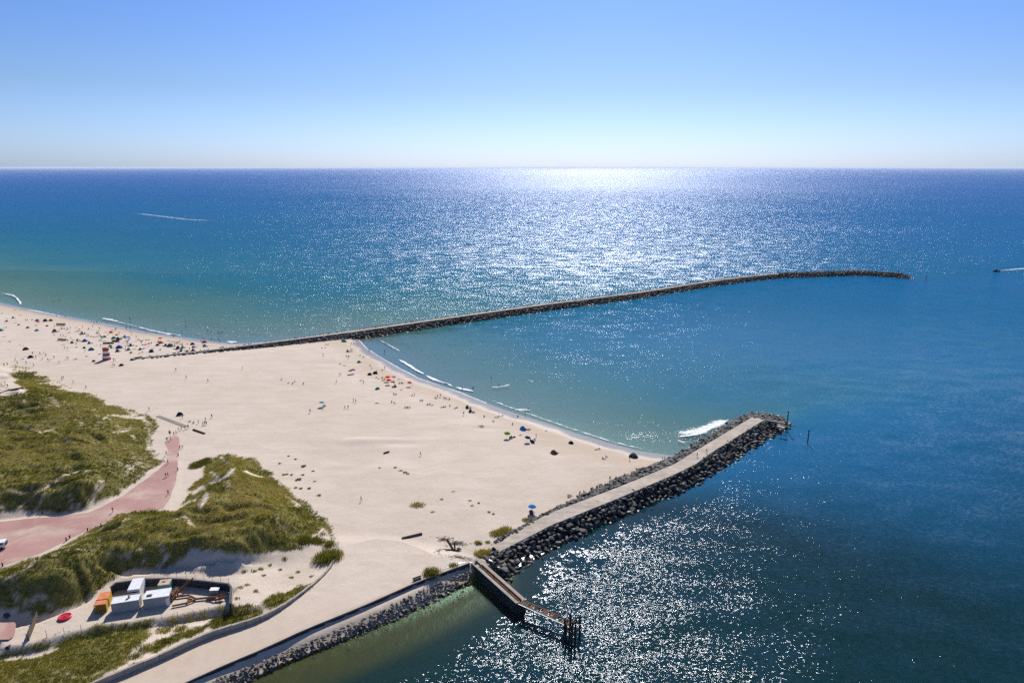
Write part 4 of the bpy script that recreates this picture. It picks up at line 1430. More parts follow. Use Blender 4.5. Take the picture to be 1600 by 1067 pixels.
# ------------------------------------------------------------------ dune grass and single plants
def grass_material():
    t = NT("marram_grass")
    v = t.n("ShaderNodeAttribute", attribute_name="shade")
    P = t.pos()
    big = t.noise(0.055, 4, 0.6, P)
    c1 = t.ramp(v.outputs["Fac"], [(0.0, (0.085, 0.105, 0.012)), (0.35, (0.30, 0.285, 0.040)), (0.75, (0.50, 0.405, 0.08)), (1.0, (0.56, 0.44, 0.15))])
    c = t.mix(t.math('MULTIPLY', t.ramp(big, [(0.38, (0, 0, 0)), (0.62, (1, 1, 1))]), 0.5), c1, t.mix(0.5, c1, (0.10, 0.135, 0.012)))
    df = t.n("ShaderNodeBsdfDiffuse"); t.l(c, df.inputs[0])
    tl = t.n("ShaderNodeBsdfTranslucent"); t.l(t.mix(0.4, c, (0.34, 0.28, 0.03)), tl.inputs[0])
    m = t.n("ShaderNodeMixShader"); m.inputs[0].default_value = 0.24
    t.l(df.outputs[0], m.inputs[1]); t.l(tl.outputs[0], m.inputs[2])
    return t.surf(m.outputs[0])
M_GRASS = grass_material()

def blades(px, py, pz, h, lean, nb, wid, shade, spread=0.28):
    """Tufts of curved two-piece blades; one row per tuft."""
    n = len(px)
    k = n * nb
    tx, ty, tz = (np.repeat(a, nb) for a in (px, py, pz))
    hh = np.repeat(h, nb) * RNG.uniform(0.6, 1.15, k)
    a = RNG.uniform(0, 2 * np.pi, k)
    r = np.sqrt(RNG.random(k)) * np.repeat(np.broadcast_to(spread, n), nb)
    bx, by = tx + r * np.cos(a), ty + r * np.sin(a)
    dirn = a + RNG.normal(0, 0.7, k)
    ln = hh * RNG.uniform(0.25, 0.75, k)
    lx, ly = ln * np.cos(dirn) + np.repeat(lean[0] * h, nb), ln * np.sin(dirn) + np.repeat(lean[1] * h, nb)
    wa = RNG.uniform(0, np.pi, k)
    w = np.repeat(np.broadcast_to(wid, n), nb) * RNG.uniform(0.7, 1.3, k)
    wx, wy = w * np.cos(wa), w * np.sin(wa)
    V = np.empty((k, 5, 3), np.float32)
    V[:, 0] = np.stack([bx - wx, by - wy, tz - 0.08], 1)
    V[:, 1] = np.stack([bx + wx, by + wy, tz - 0.08], 1)
    V[:, 2] = np.stack([bx - wx * .7 + lx * .38, by - wy * .7 + ly * .38, tz + hh * .62], 1)
    V[:, 3] = np.stack([bx + wx * .7 + lx * .38, by + wy * .7 + ly * .38, tz + hh * .62], 1)
    V[:, 4] = np.stack([bx + lx, by + ly, tz + hh * .86], 1)
    b = (np.arange(k) * 5)[:, None]
    Fc = np.concatenate([b + np.array([[0, 1, 3]]), b + np.array([[0, 3, 2]]), b + np.array([[2, 3, 4]])])
    sh = np.repeat(np.clip(np.repeat(shade, nb) + RNG.normal(0, 0.10, k), 0, 1), 5)
    return V.reshape(-1, 3), Fc, sh

def cover_at(x, y):
    i = np.clip(np.searchsorted(GX, x) - 1, 0, len(GX) - 2)
    j = np.clip(np.searchsorted(GY, y) - 1, 0, len(GY) - 2)
    return COVER[j, i]

def grass_field(name, x0, x1, y0, y1, dens, seed, test):
    n = int((x1 - x0) * (y1 - y0) * dens)
    rg = np.random.default_rng(seed)
    x, y = rg.uniform(x0, x1, n), rg.uniform(y0, y1, n)
    clump = 0.25 + 1.5 * (0.5 + fbm(x, y, 2.6, 2, 91))
    k = (rg.random(n) < cover_at(x, y) * clump) & test(x, y)
    x, y = x[k], y[k]
    z = gza(x, y)
    dist = np.sqrt(x * x + y * y)
    tall = 0.5 + 0.5 * (0.5 + fbm(x, y, 5, 3, 92) * 2)
    h = tall * rg.uniform(0.28, 0.58, len(x)) * (1 + 0.5 * sst(0.10, 0.22, fbm(x, y, 14, 3, 97)))
    shrub = sst(0.10, 0.22, fbm(x, y, 14, 3, 97)) * cover_at(x, y)
    dry = np.clip(0.44 - 0.34 * shrub + fbm(x, y, 24, 4, 93) * 2.1 + fbm(x, y, 3, 2, 94) * 0.7 + rg.normal(0, .08, len(x)), 0, 1)
    green = ((y < 150) & (x < -60)) * 0.26
    V, Fc, sh = blades(x, y, z, h, (0.22, -0.06), 7, 0.030 + dist * 0.00012, np.clip(dry - green, 0, 1), 0.34)
    me = mesh_np(name, V, Fc, [M_GRASS])
    attr(me, "shade", sh)
    o = link(name, me)
    return o

in1 = lambda x, y: inside(x, y, D1)
in3 = lambda x, y: inside(x, y, D3)
rest = lambda x, y: ~inside(x, y, D1) & ~inside(x, y, D3)
prop(grass_field("dune_grass", -330, -100, 160, 370, 4.2, 1, in1), "olive green marram grass covering the left dune", "grass", kind='stuff')
prop(grass_field("dune_grass", -260, -20, 120, 290, 6.5, 2, rest), "yellow green marram grass covering the middle dune", "grass", kind='stuff')
prop(grass_field("dune_grass", -220, -40, 104, 165, 8.5, 3, in3), "green grass on the low bank in the lower left corner", "grass", kind='stuff')

def bush(u, v, w, h, shade, label, cat="bush", group=None, sing=None, n=None, name="bush"):
    if name == "bush" and v < 870 and u > 700:
        w, h = w * 0.68, h * 0.75
    if name == "grass_tuft":
        w, h = w * 0.72, h * 0.8
    if name == "beach_plant":
        w, h = w * 0.62, h * 0.8
    q = on_ground(u, v)
    n = n or max(9, int(34 * w * w))
    a = RNG.uniform(0, 6.28, n); r = np.sqrt(RNG.random(n)) * w
    x, y = r * np.cos(a) * 1.15, r * np.sin(a) * 0.85
    z = np.array([gz(q.x + i, q.y + j) for i, j in zip(x, y)]) - q.z + 0.10 * h
    hh = h * (1.05 - 0.6 * (r / max(w, .01)) ** 2) * RNG.uniform(0.7, 1.1, n)
    V, Fc, sh = blades(x, y, z, hh, (0.1, -0.02), 9, 0.055, np.full(n, shade), max(0.36, w * 0.75))
    me = mesh_np(name, V, Fc, [M_GRASS])
    attr(me, "shade", sh)
    o = link(name, me, None, q)
    if sing:
        reg(o, sing[0], sing[1], sing[2], cat, group)
    else:
        prop(o, label, cat, group)
    return o

bush(513, 872, 2.4, 2.0, 0.25, "largest dark bush at the bend of the low retaining wall")
bush(515, 851, 1.2, 1.2, 0.3, "small dark bush on the sandy dune end above the bend")
bush(497, 846, 1.3, 1.2, 0.15, "dark bush above the sand slope, right of a similar one")
bush(478, 845, 1.5, 1.2, 0.1, "dark bush at the right foot of the middle dune")
bush(675, 896, 1.5, 1.5, 0.15, "round dark bush at the quay wall edge beyond the bench")
bush(708, 884, 0.9, 0.8, 0.3, "small tuft at the quay wall edge near the quay corner")
bush(752, 866, 2.1, 1.3, 0.7, "yellow tuft hanging over the rocks at the jetty root")
bush(764, 863, 1.6, 1.1, 0.65, "yellow brown tuft just right of the jetty root")
bush(747, 848, 1.2, 0.8, 0.35, "olive tuft on the sand beyond the jetty root")
bush(762, 847, 0.8, 0.6, 0.4, "small dry arching tuft beside the olive tuft")
bush(777, 834, 2.0, 1.3, 0.75, "left yellow grass clump where the road leaves the beach")
bush(790, 830, 2.2, 1.4, 0.7, "right yellow grass clump where the road leaves the beach")
bush(824, 813, 1.5, 1.0, 0.75, "yellow clump at the start of the near breakwater rocks")
bush(843, 826, 1.3, 0.7, 0.8, "pale dry tuft at the right edge of the breakwater road")
bush(652, 789, 1.6, 0.35, 0.6, "flat sand coloured tuft on the open beach beyond the beam")
bush(752, 666, 1.4, 0.25, 0.7, "flat dry patch of plants near the bay shore")
for (u, v, w, h) in ((305, 729, 2.2, 0.9), (318, 722, 2.4, 1.0), (311, 725, 2.6, 1.0), (324, 718, 1.6, .9)):
    bush(u, v, w, h, 0.12, None, "grass", "green tufts at the left tip of the middle dune", ("green tuft", "green tufts", "at the left tip of the middle dune"), name="grass_tuft")
for (u, v, w, h, s) in ((474, 728.5, 1.0, .8, .1), (466, 749.5, 1.2, .7, .1), (437, 724, .7, .5, .1), (443, 741.5, .8, .5, .2), (448, 741, .6, .4, .2), (455, 742, .5, .5, .1), (461, 717.5, .5, .4, .1),
                        (470, 763, .7, .5, .1), (483, 763, .9, .5, .05), (498, 774, .9, .5, .05), (473, 742, .7, .4, .2), (489, 736, .4, .4, .1), (451, 712.5, .4, .3, .1), (491, 752, .6, .3, .3), (462, 762, .5, .5, .1)):
    bush(u, v, w, h, s, None, "plant", "small plants on the sand beside the middle dune", ("small dark plant", "small dark plants", "on the sand beyond the middle dune"), name="beach_plant")
for (u, v, w, h, s) in ((617, 730.5, .7, .4, .2), (626, 735.5, .8, .4, .2), (634, 738.5, 1.1, .45, .2), (637, 741, .7, .3, .3), (593, 731, .4, .3, .2), (690, 780, .4, .3, .2), (748, 786, .5, .3, .2),
                        (764, 800, .5, .35, .1), (771, 803, .4, .3, .1), (734, 782, .6, .3, .5), (738, 790, .6, .3, .5), (676, 800, .8, .3, .5), (708, 768, .7, .2, .6)):
    bush(u, v, w, h, s, None, "plant", "small plants scattered on the middle of the beach", ("small plant", "small plants", "on open sand of the middle beach"), name="beach_plant")
for (u, v, w, h, s) in ((445, 873, 1.0, .5, .4), (423, 883, .8, .4, .4), (408, 889, .9, .5, .3), (396, 892, .8, .5, .2), (382, 893, .8, .5, .3), (375, 918, .9, .4, .75), (386, 914, .8, .4, .7), (400, 924, .9, .5, .4),
                        (466, 893, .8, .4, .5), (487, 900, .6, .4, .3), (412, 899, .8, .3, .5), (372, 935, .8, .4, .4), (470, 857, .9, .6, .2), (455, 902, .6, .4, .4), (437, 890, .6, .4, .5)):
    bush(u, v, w, h, s, None, "plant", "small plants on the sand slope right of the yard", ("small green plant", "small green plants", "on the sand slope right of yard"), name="beach_plant")
for (u, v, w, h, s) in ((255, 985, 1.6, .7, .7), (262, 1002, 1.3, .7, .2), (282, 983, 1.5, .7, .4), (300, 990, 1.4, .6, .3), (228, 1012, 1.5, .7, .5), (214, 1025, 1.3, .6, .3), (272, 972, 1.5, .7, .6),
                        (296, 966, 1.4, .6, .7), (318, 962, 1.3, .6, .7), (210, 1040, 1.0, .6, .3), (345, 955, 1.3, .6, .6), (247, 1008, 1.0, .5, .6)):
    bush(u, v, w, h, s, None, "grass", "grass tufts on sand behind the retaining wall", ("grass tuft", "grass tufts", "on sand behind the retaining wall"), name="grass_tuft")

# ------------------------------------------------------------------ lifeguard tower
q = on_ground(167, 561.5)
o = empty("lifeguard_tower", q, R(20))
prop(o, "red and white striped lifeguard tower standing on the crowded beach", "tower")
zs = [0, 1.0, 2.25, 3.5, 4.75, 6.1]
rr_ = [2.05, 1.92, 1.78, 1.64, 1.52, 1.40]
for k in range(5):
    m = MB()
    m.lathe([(rr_[k], zs[k] - (0.4 if k == 0 else 0)), (rr_[k + 1] + 0.02, zs[k + 1])], 12)
    m.build("band", M_RED if k % 2 == 0 else M_WHITE, o)
m = MB(); m.lathe([(1.62, 6.1), (1.62, 6.22), (1.3, 6.42), (0.4, 6.55)], 12); m.build("roof", M_RED, o)
for k in range(3):
    a = R(-120 + 55 * k)
    m = MB(); m.box((1.50 * math.cos(a), 1.50 * math.sin(a), 5.35), (0.12, 0.75, 0.6), a); m.build("window", M_GLASS, o)
m = MB(); m.box((1.93 * math.cos(R(200)), 1.93 * math.sin(R(200)), 1.05), (0.14, 0.9, 2.0), R(200)); m.build("door", M_WHITE, o)

# ------------------------------------------------------------------ boat with wake
q = at(1557, 424.5, 0)
o = empty("motorboat", q, R(186))
prop(o, "small dark motorboat heading in, trailing a white wake", "boat")
M_HULL = simple("dark_blue_hull", (0.012, 0.02, 0.05), 0.2, 1, 0.35, 0.5)
m = MB()
st = [(-3.4, 1.15, -0.1), (-1.5, 1.3, -0.25), (1.0, 1.2, -0.2), (2.6, 0.75, 0.0), (3.7, 0.06, 0.35)]
vs, fs = [], []
for x, w, kz in st:
    tz = 1.0 + 0.06 * (x + 3.4)
    vs += [(x, -w, tz), (x, -w * .75, 0.15), (x, 0, kz), (x, w * .75, 0.15), (x, w, tz)]
for i in range(len(st) - 1):
    for j in range(4):
        fs.append((5 * i + j, 5 * i + j + 1, 5 * i + j + 6, 5 * i + j + 5))
    fs.append((5 * i + 4, 5 * i, 5 * i + 5, 5 * i + 9))
fs.append((0, 1, 2, 3, 4))
m.add(vs, fs)
m.build("hull", M_HULL, o)
m = MB(); m.box((0.1, 0, 1.75), (1.9, 1.5, 1.2), taper=0.85); m.box((0.1, 0, 2.42), (2.2, 1.7, 0.1)); m.build("cabin", M_DARKSTEEL, o)
m = MB(); m.box((1.02, 0, 1.9), (0.08, 1.2, 0.5)); m.build("windscreen", M_GLASS, o)
m = MB(); m.box((-3.7, 0, 0.9), (0.5, 0.45, 1.1)); m.build("outboard_motor", M_BLACK, o)

# ------------------------------------------------------------------ foam
def foam_material(name, thr, dens=1.0, scale=0.55):
    t = NT(name)
    P = t.pos((0.6, 1, 1))
    n = t.math('ADD', t.math('MULTIPLY', t.noise(scale, 5, 0.7, P, 0.8), 1.0), t.math('MULTIPLY', t.attr("body"), 0.75))
    a = t.ramp(n, [(thr, (0, 0, 0)), (thr + 0.16, (1, 1, 1))])
    df = t.principled((0.78, 0.80, 0.82), 0.8, t.bump(t.noise(2, 4, 0.7, P), 0.6, 0.15))
    tr = t.n("ShaderNodeBsdfTransparent")
    m = t.n("ShaderNodeMixShader")
    t.l(t.math('MULTIPLY', a, dens), m.inputs[0]); t.l(tr.outputs[0], m.inputs[1]); t.l(df, m.inputs[2])
    return t.surf(m.outputs[0])
M_FOAM = foam_material("surf_foam", 0.74)
M_SPRAY2 = foam_material("frothy_foam", 0.80, scale=1.7)
M_LACE = foam_material("thin_foam", 0.70, 0.75)

def foam_strip(pts, w, h, label, mat=M_FOAM, z0=0.03, edge=1.0, taper=True):
    """Low rounded ridge of broken water along a line."""
    c = smooth_line(np.array([tuple(at(u, v, 0)) for u, v in pts]), 0.9, 2)
    tn = np.gradient(c, axis=0); tn /= np.linalg.norm(tn, axis=1)[:, None] + 1e-9
    nn = np.stack([-tn[:, 1], tn[:, 0], tn[:, 2] * 0], 1)
    s = np.linspace(0, 1, len(c))
    env = np.clip(np.minimum(s, 1 - s) * 7, 0, 1) ** 0.6 if taper else np.ones(len(c))
    ww = 0.8 * w * (0.35 + 0.65 * env) * (1 + fbm(c[:, 0], c[:, 1], 7, 2, 95))
    prof = [(-1, 0), (-.6, .35), (-.2, .95), (.15, 1), (.5, .5), (1, 0)]
    V, B = [], []
    for a, z in prof:
        q = c + nn * (a * ww + fbm(c[:, 0], c[:, 1], 5, 2, 96 + int(a * 3)) * w * .7)[:, None]
        q[:, 2] = z0 + z * h * env * (0.8 + fbm(q[:, 0], q[:, 1], 1.5, 2, 98) * .8)
        V.append(q); B.append(np.clip(z * env * edge, 0, 1))
    n = len(c)
    V = np.concatenate(V); B = np.concatenate(B)
    Fc = [(k * n + i, k * n + i + 1, (k + 1) * n + i + 1, (k + 1) * n + i) for k in range(len(prof) - 1) for i in range(n - 1)]
    me = mesh_np("surf_foam", V, Fc, [mat], True)
    attr(me, "body", B)
    return prop(link("surf_foam", me), label, "foam", kind="stuff")
foam_strip([(0, 458), (10, 459.5), (19, 461.5), (26, 466), (31, 473), (32, 477)], 1.6, 0.5, "white breaking wave at the far left edge of the sea")
foam_strip([(32, 483), (55, 486), (75, 490), (96, 495), (104, 497)], 1.3, 0.35, "white foam line along the left shore")
foam_strip([(159, 497.5), (166, 499), (174, 500.5), (184, 503)], 2.0, 0.6, "short bright breaker off the crowded beach")
foam_strip([(184, 503), (200, 507), (216, 511)], 0.7, 0.3, "thin wave crest joining two breakers off the crowded beach")
foam_strip([(215, 511), (232, 516), (250, 520), (268, 523), (285, 525)], 1.8, 0.6, "long white breaker off the crowded beach")
foam_strip([(354, 533.5), (364, 535), (371, 534.5)], 2.2, 0.4, "white wash where the sea meets the far breakwater root")
foam_strip([(303, 521.5), (314, 522)], 1.1, 0.3, "small white splash in the shallows off the crowded beach")
foam_strip([(593, 531.5), (601, 536), (610, 541), (625, 549)], 0.9, 0.45, "straight white breaker in the corner of the bay")
foam_strip([(622, 561), (634, 568), (645, 575), (654, 581), (664, 585)], 1.5, 0.35, "white foam edge of the bay, upper stretch")
foam_strip([(664, 586), (676, 592), (688, 597), (700, 600), (708, 604)], 1.7, 0.3, "white foam edge of the bay, middle stretch")
foam_strip([(712, 605), (722, 608), (732, 610), (741, 612)], 1.9, 0.35, "frothy wash around the two waders in the bay")
foam_strip([(765, 605.5), (778, 605.5), (790, 603), (798, 600)], 1.6, 0.3, "frothy patch of broken water off the bay shore", M_SPRAY2, 0.03, 0.6)
foam_strip([(748, 618), (790, 634), (850, 655), (900, 672), (950, 688), (1000, 701), (1050, 710)], 1.4, 0.10, "lacy foam edge along the lower bay shore", M_FOAM, 0.03, 0.45)
foam_strip([(803, 640.5), (815, 640), (830, 641)], 1.0, 0.25, "small wash beside the children in the bay")
foam_strip([(-60, 462), (0, 475.5), (30, 482), (75, 491.5), (130, 501.5), (180, 510.5), (230, 521.5), (280, 528.5), (330, 535.5), (362, 539)], 1.1, 0.06, "thin lacy swash line along the crowded left shore", M_LACE, 0.03, 0.6, False)
foam_strip([(561, 532), (572, 544), (590, 556), (622, 574.5), (655, 591.5), (690, 603.5), (722, 614.5), (760, 630)], 1.0, 0.06, "thin lacy swash line along the upper bay shore", M_LACE, 0.03, 0.6, False)
# breaking swell against the near breakwater: foaming crests, sun glitter painted as white specks
crest = [(1052, 683), (1075, 682), (1100, 675), (1122, 664), (1141, 655)]
M_GLITTER_FOAM = foam_material("painted_glitter_foam", 0.80, scale=1.7)
foam_strip(crest, 2.0, 0.45, "bright foaming swell running along the near breakwater", M_FOAM, 0.04, 0.8)
foam_strip([(1052, 680), (1085, 674), (1112, 666), (1138, 655)], 7.0, 0.35, "broken water with painted white glitter behind the bright swell by the near breakwater", M_GLITTER_FOAM, 0.03, 0.62)
foam_strip([(1056, 688), (1066, 691), (1072, 693)], 1.6, 0.3, "small splash below the bright swell by the near breakwater", M_FOAM, 0.04, 0.5)
foam_strip([(1561, 423.5), (1572, 422.2), (1586, 421), (1600, 419.8), (1640, 417.5)], 2.2, 0.35, "white wake of the motorboat", M_FOAM, 0.05, 1.0)
foam_strip([(205, 333), (222, 334.5), (250, 338), (290, 343), (345, 346)], 14, 0.25, "faint pale foam streak far out on the left sea", M_LACE, 0.06, 0.40)

# ------------------------------------------------------------------ beach furniture
PAL = dict(teal=(0.04, 0.42, 0.46), dark=(0.04, 0.04, 0.05), navy=(0.02, 0.045, 0.20), blue=(0.04, 0.28, 0.70), red=(0.72, 0.03, 0.03), maroon=(0.22, 0.02, 0.07), brown=(0.20, 0.13, 0.07),
           orange=(0.85, 0.16, 0.03), purple=(0.36, 0.03, 0.32), green=(0.05, 0.40, 0.24), grey=(0.25, 0.25, 0.26), white=(0.72, 0.73, 0.75), pink=(0.62, 0.12, 0.30), yellow=(0.40, 0.27, 0.05), lime=(0.16, 0.34, 0.03))
def cloth(name, col):
    t = NT(name)
    c = t.ramp(t.noise(2.0, 3, 0.6, t.pos(obj=True)), [(0.3, tuple(x * 0.88 for x in col)), (0.7, tuple(min(1, x * 1.12) for x in col))])
    a = t.n("ShaderNodeBsdfDiffuse"); t.l(c, a.inputs[0])
    b = t.n("ShaderNodeBsdfTranslucent"); t.l(c, b.inputs[0])
    m = t.n("ShaderNodeMixShader"); m.inputs[0].default_value = 0.4
    t.l(a.outputs[0], m.inputs[1]); t.l(b.outputs[0], m.inputs[2])
    return t.surf(m.outputs[0])
CLOTH = {k: cloth(k + "_cloth", v) for k, v in PAL.items()}
_cache = {}
def shelter_mesh(c):
    if ("sh", c) in _cache:
        return _cache[("sh", c)]
    m = MB()                                    # half dome, open at the front, with a low back skirt
    n, k = 9, 5
    vs, fs = [], []
    for j in range(k + 1):
        b = (math.pi * 0.5) * j / k
        for i in range(n + 1):
            a = math.pi * i / n
            rx = 1.25 * math.cos(b * 0.92)
            vs.append((rx * math.cos(a), 1.0 * math.cos(b * 0.95) * math.sin(a) ** 0.9 + 0.0, 1.3 * math.sin(b) * (0.75 + 0.25 * math.sin(a))))
    for j in range(k):
        for i in range(n):
            q = j * (n + 1) + i
            fs.append((q, q + 1, q + n + 2, q + n + 1))
    m.add(vs, fs)
    m.add([(x * 1.02, y - 0.02, z) for x, y, z in vs], [tuple(reversed(f)) for f in fs])
    sh = m.mesh("shell", CLOTH[c])
    m = MB(); m.box((0, 0.15, 0.03), (2.4, 1.9, 0.05)); m.box((0, -0.95, 0.05), (2.1, 0.5, 0.04))
    fl = m.mesh("groundsheet", CLOTH["grey"])
    _cache[("sh", c)] = (sh, fl)
    return sh, fl
def beach_shelter(u, v, c, loc, s=1.0, word="beach shelter", group=None):
    q = on_ground(u, v)
    o = empty("beach_shelter", q, random.uniform(-2.6, 2.6))
    o.scale = (s,) * 3
    a, b = shelter_mesh(c)
    link("shell", a, o); link("groundsheet", b, o)
    return reg(o, c + " " + word, c + " " + word + "s", loc, "beach shelter", group)

def umbrella_mesh(c):
    if ("um", c) in _cache:
        return _cache[("um", c)]
    m = MB()
    n = 8
    vs = [(0, 0, 2.35)]
    for r, z in ((0.6, 2.22), (1.15, 1.86), (1.17, 1.72)):
        for i in range(n):
            a = 2 * math.pi * i / n
            vs.append((r * math.cos(a), r * math.sin(a), z))
    fs = [(0, 1 + i, 1 + (i + 1) % n) for i in range(n)]
    for k in range(2):
        for i in range(n):
            a_, b_ = 1 + k * n + i, 1 + k * n + (i + 1) % n
            fs.append((a_, a_ + n, b_ + n, b_))
    m.add(vs, fs)
    ca = m.mesh("canopy", CLOTH[c])
    m = MB(); m.tube((0, 0, -0.2), (0, 0, 2.42), 0.03, n=6)
    po = m.mesh("pole", M_STEEL)
    _cache[("um", c)] = (ca, po)
    return ca, po
def beach_umbrella(u, v, c, loc, s=1.0):
    q = on_ground(u, v)
    o = empty("beach_umbrella", q, random.uniform(0, 3))
    o.scale = (s,) * 3
    o.rotation_euler = (random.uniform(-.18, .18), random.uniform(-.18, .18), random.uniform(0, 3))
    a, b = umbrella_mesh(c)
    link("canopy", a, o); link("pole", b, o)
    return reg(o, c + " parasol", c + " parasols", loc, "parasol", "parasols on the beach")

def towel(u, v, c, loc, s=1.0, word="beach towel"):
    q = on_ground(u, v)
    key = ("tw", c)
    if key not in _cache:
        m = MB()
        n = 6
        vs = [(x / n * 1.9 - 0.95, y * 0.9 - 0.45, 0.05 + 0.035 * math.sin(x * 2.1 + y * 3)) for y in (0, .5, 1) for x in range(n + 1)]
        fs = [(r * (n + 1) + i, r * (n + 1) + i + 1, (r + 1) * (n + 1) + i + 1, (r + 1) * (n + 1) + i) for r in range(2) for i in range(n)]
        m.add(vs, fs)
        m.box((0.7, 0, 0.14), (0.4, 0.55, 0.2), 0.2)
        _cache[key] = m.mesh("beach_towel", CLOTH[c])
    o = link("beach_towel", _cache[key], None, q, random.uniform(0, 3))
    o.scale = (s,) * 3
    return reg(o, c + " " + word, c + " " + word + "s", loc, "towel", "towels and mats on the sand")

def windbreak(u, v, c, loc, L=5, h=1.2):
    q = on_ground(u, v)
    o = empty("windbreak", q, random.uniform(-0.3, 0.3))
    x, y = -L / 2, 0.0
    k = 0
    while x < L / 2 - 0.1:
        nx, ny = x + 1.5, y + (0.5 if k % 2 else -0.45)
        m = MB(); m.bar((x, y, h * .55), (nx, ny, h * .55), 0.03, h * 0.85); m.build("panel", CLOTH[c], o)
        m = MB(); m.tube((x, y, -.2), (x, y, h * 1.15), 0.035, n=5); m.build("post", M_TIMBER, o)
        x, y = nx, ny
        k += 1
    return reg(o, c + " cloth windbreak", c + " cloth windbreaks", loc, "windbreak", "windbreaks on the crowded beach")

# ------------------------------------------------------------------ people: one skinned body per pose, clothes as material slots
SKIN = simple("tanned_skin", (0.30, 0.165, 0.105), 0.12, 3, 0.6, 0.3)
HAIR = simple("brown_hair", (0.05, 0.03, 0.018), 0.3, 8, 0.7)
WEAR = {"dark": simple("dark_garment", (0.018, 0.018, 0.022), 0.2, 6, 0.9), "navy": simple("navy_garment", (0.015, 0.022, 0.07), 0.2, 6, 0.9), "white": simple("white_garment", (0.70, 0.70, 0.70), 0.08, 6, 0.9),
        "red": simple("red_garment", (0.40, 0.03, 0.03), 0.15, 6, 0.9), "blue": simple("blue_garment", (0.04, 0.12, 0.35), 0.15, 6, 0.9), "grey": simple("grey_garment", (0.16, 0.16, 0.17), 0.15, 6, 0.9),
        "bare": SKIN}
BASE = dict(pelvis=(0, 0, .93), waist=(0, .0, 1.12), chest=(0, 0, 1.34), neck=(0, 0, 1.50), head=(0, -.03, 1.61), crown=(0, -.01, 1.71),
            sL=(.18, 0, 1.40), eL=(.25, .02, 1.12), wL=(.27, -.06, .88), hL=(.27, -.09, .78), sR=(-.18, 0, 1.40), eR=(-.25, .02, 1.12), wR=(-.27, -.06, .88), hR=(-.27, -.09, .78),
            pL=(.10, 0, .88), kL=(.11, -.02, .49), aL=(.11, .03, .09), tL=(.13, -.15, .035), pR=(-.10, 0, .88), kR=(-.11, -.02, .49), aR=(-.11, .03, .09), tR=(-.13, -.15, .035))
EDG = [("pelvis", "waist"), ("waist", "chest"), ("chest", "neck"), ("neck", "head"), ("head", "crown")] + \
      [e for s in "LR" for e in (("chest", "s" + s), ("s" + s, "e" + s), ("e" + s, "w" + s), ("w" + s, "h" + s), ("pelvis", "p" + s), ("p" + s, "k" + s), ("k" + s, "a" + s), ("a" + s, "t" + s))]
RAD = dict(pelvis=.135, waist=.12, chest=.15, neck=.06, head=.10, crown=.075, s=.07, e=.045, w=.033, h=.038, p=.095, k=.062, a=.043, t=.035)
POSES = {
    "standing": {},
    "walking": dict(kL=(.11, -.20, .52), aL=(.11, -.30, .12), tL=(.12, -.48, .10), kR=(-.11, .08, .48), aR=(-.11, .34, .12), tR=(-.12, .20, .04), eL=(.24, .14, 1.14), wL=(.25, .20, .92), hL=(.25, .19, .83), eR=(-.24, -.12, 1.14), wR=(-.24, -.30, 1.0), hR=(-.24, -.38, .97)),
    "waiting": dict(eL=(.36, .05, 1.16), wL=(.17, -.10, 1.02), hL=(.11, -.13, .98), kR=(-.13, -.08, .50), aR=(-.18, .0, .09), tR=(-.22, -.18, .035), pelvis=(.03, 0, .92)),
    "sitting": dict(pelvis=(0, .1, .16), waist=(0, .16, .34), chest=(0, .14, .56), neck=(0, .10, .72), head=(0, .05, .83), crown=(0, .06, .93), sL=(.18, .14, .62), eL=(.27, .10, .36), wL=(.20, -.14, .30), hL=(.15, -.22, .32),
                    sR=(-.18, .14, .62), eR=(-.28, .28, .36), wR=(-.30, .38, .12), hR=(-.31, .42, .05), pL=(.10, .04, .15), kL=(.14, -.36, .46), aL=(.13, -.58, .09), tL=(.14, -.74, .05), pR=(-.10, .04, .15), kR=(-.15, -.38, .36), aR=(-.14, -.72, .08), tR=(-.16, -.86, .12)),
    "lying": dict(pelvis=(0, 0, .13), waist=(0, .2, .13), chest=(0, .42, .15), neck=(0, .58, .13), head=(0, .69, .14), crown=(0, .79, .13), sL=(.18, .48, .13), eL=(.36, .58, .08), wL=(.26, .78, .08), hL=(.20, .84, .08),
                  sR=(-.18, .48, .13), eR=(-.30, .28, .08), wR=(-.33, .04, .07), hR=(-.34, -.05, .06), pL=(.10, -.05, .12), kL=(.13, -.46, .14), aL=(.14, -.86, .07), tL=(.17, -.98, .12), pR=(-.10, -.05, .12), kR=(-.15, -.42, .30), aR=(-.13, -.72, .07), tR=(-.14, -.86, .05)),
    "bending": dict(waist=(0, -.06, 1.08), chest=(0, -.28, 1.16), neck=(0, -.44, 1.18), head=(0, -.55, 1.16), crown=(0, -.64, 1.14), sL=(.18, -.30, 1.16), eL=(.22, -.36, .86), wL=(.18, -.46, .62), hL=(.17, -.50, .53),
                    sR=(-.18, -.30, 1.16), eR=(-.22, -.34, .86), wR=(-.18, -.44, .62), hR=(-.17, -.48, .53), kL=(.13, -.10, .5), kR=(-.13, -.06, .5)),
}
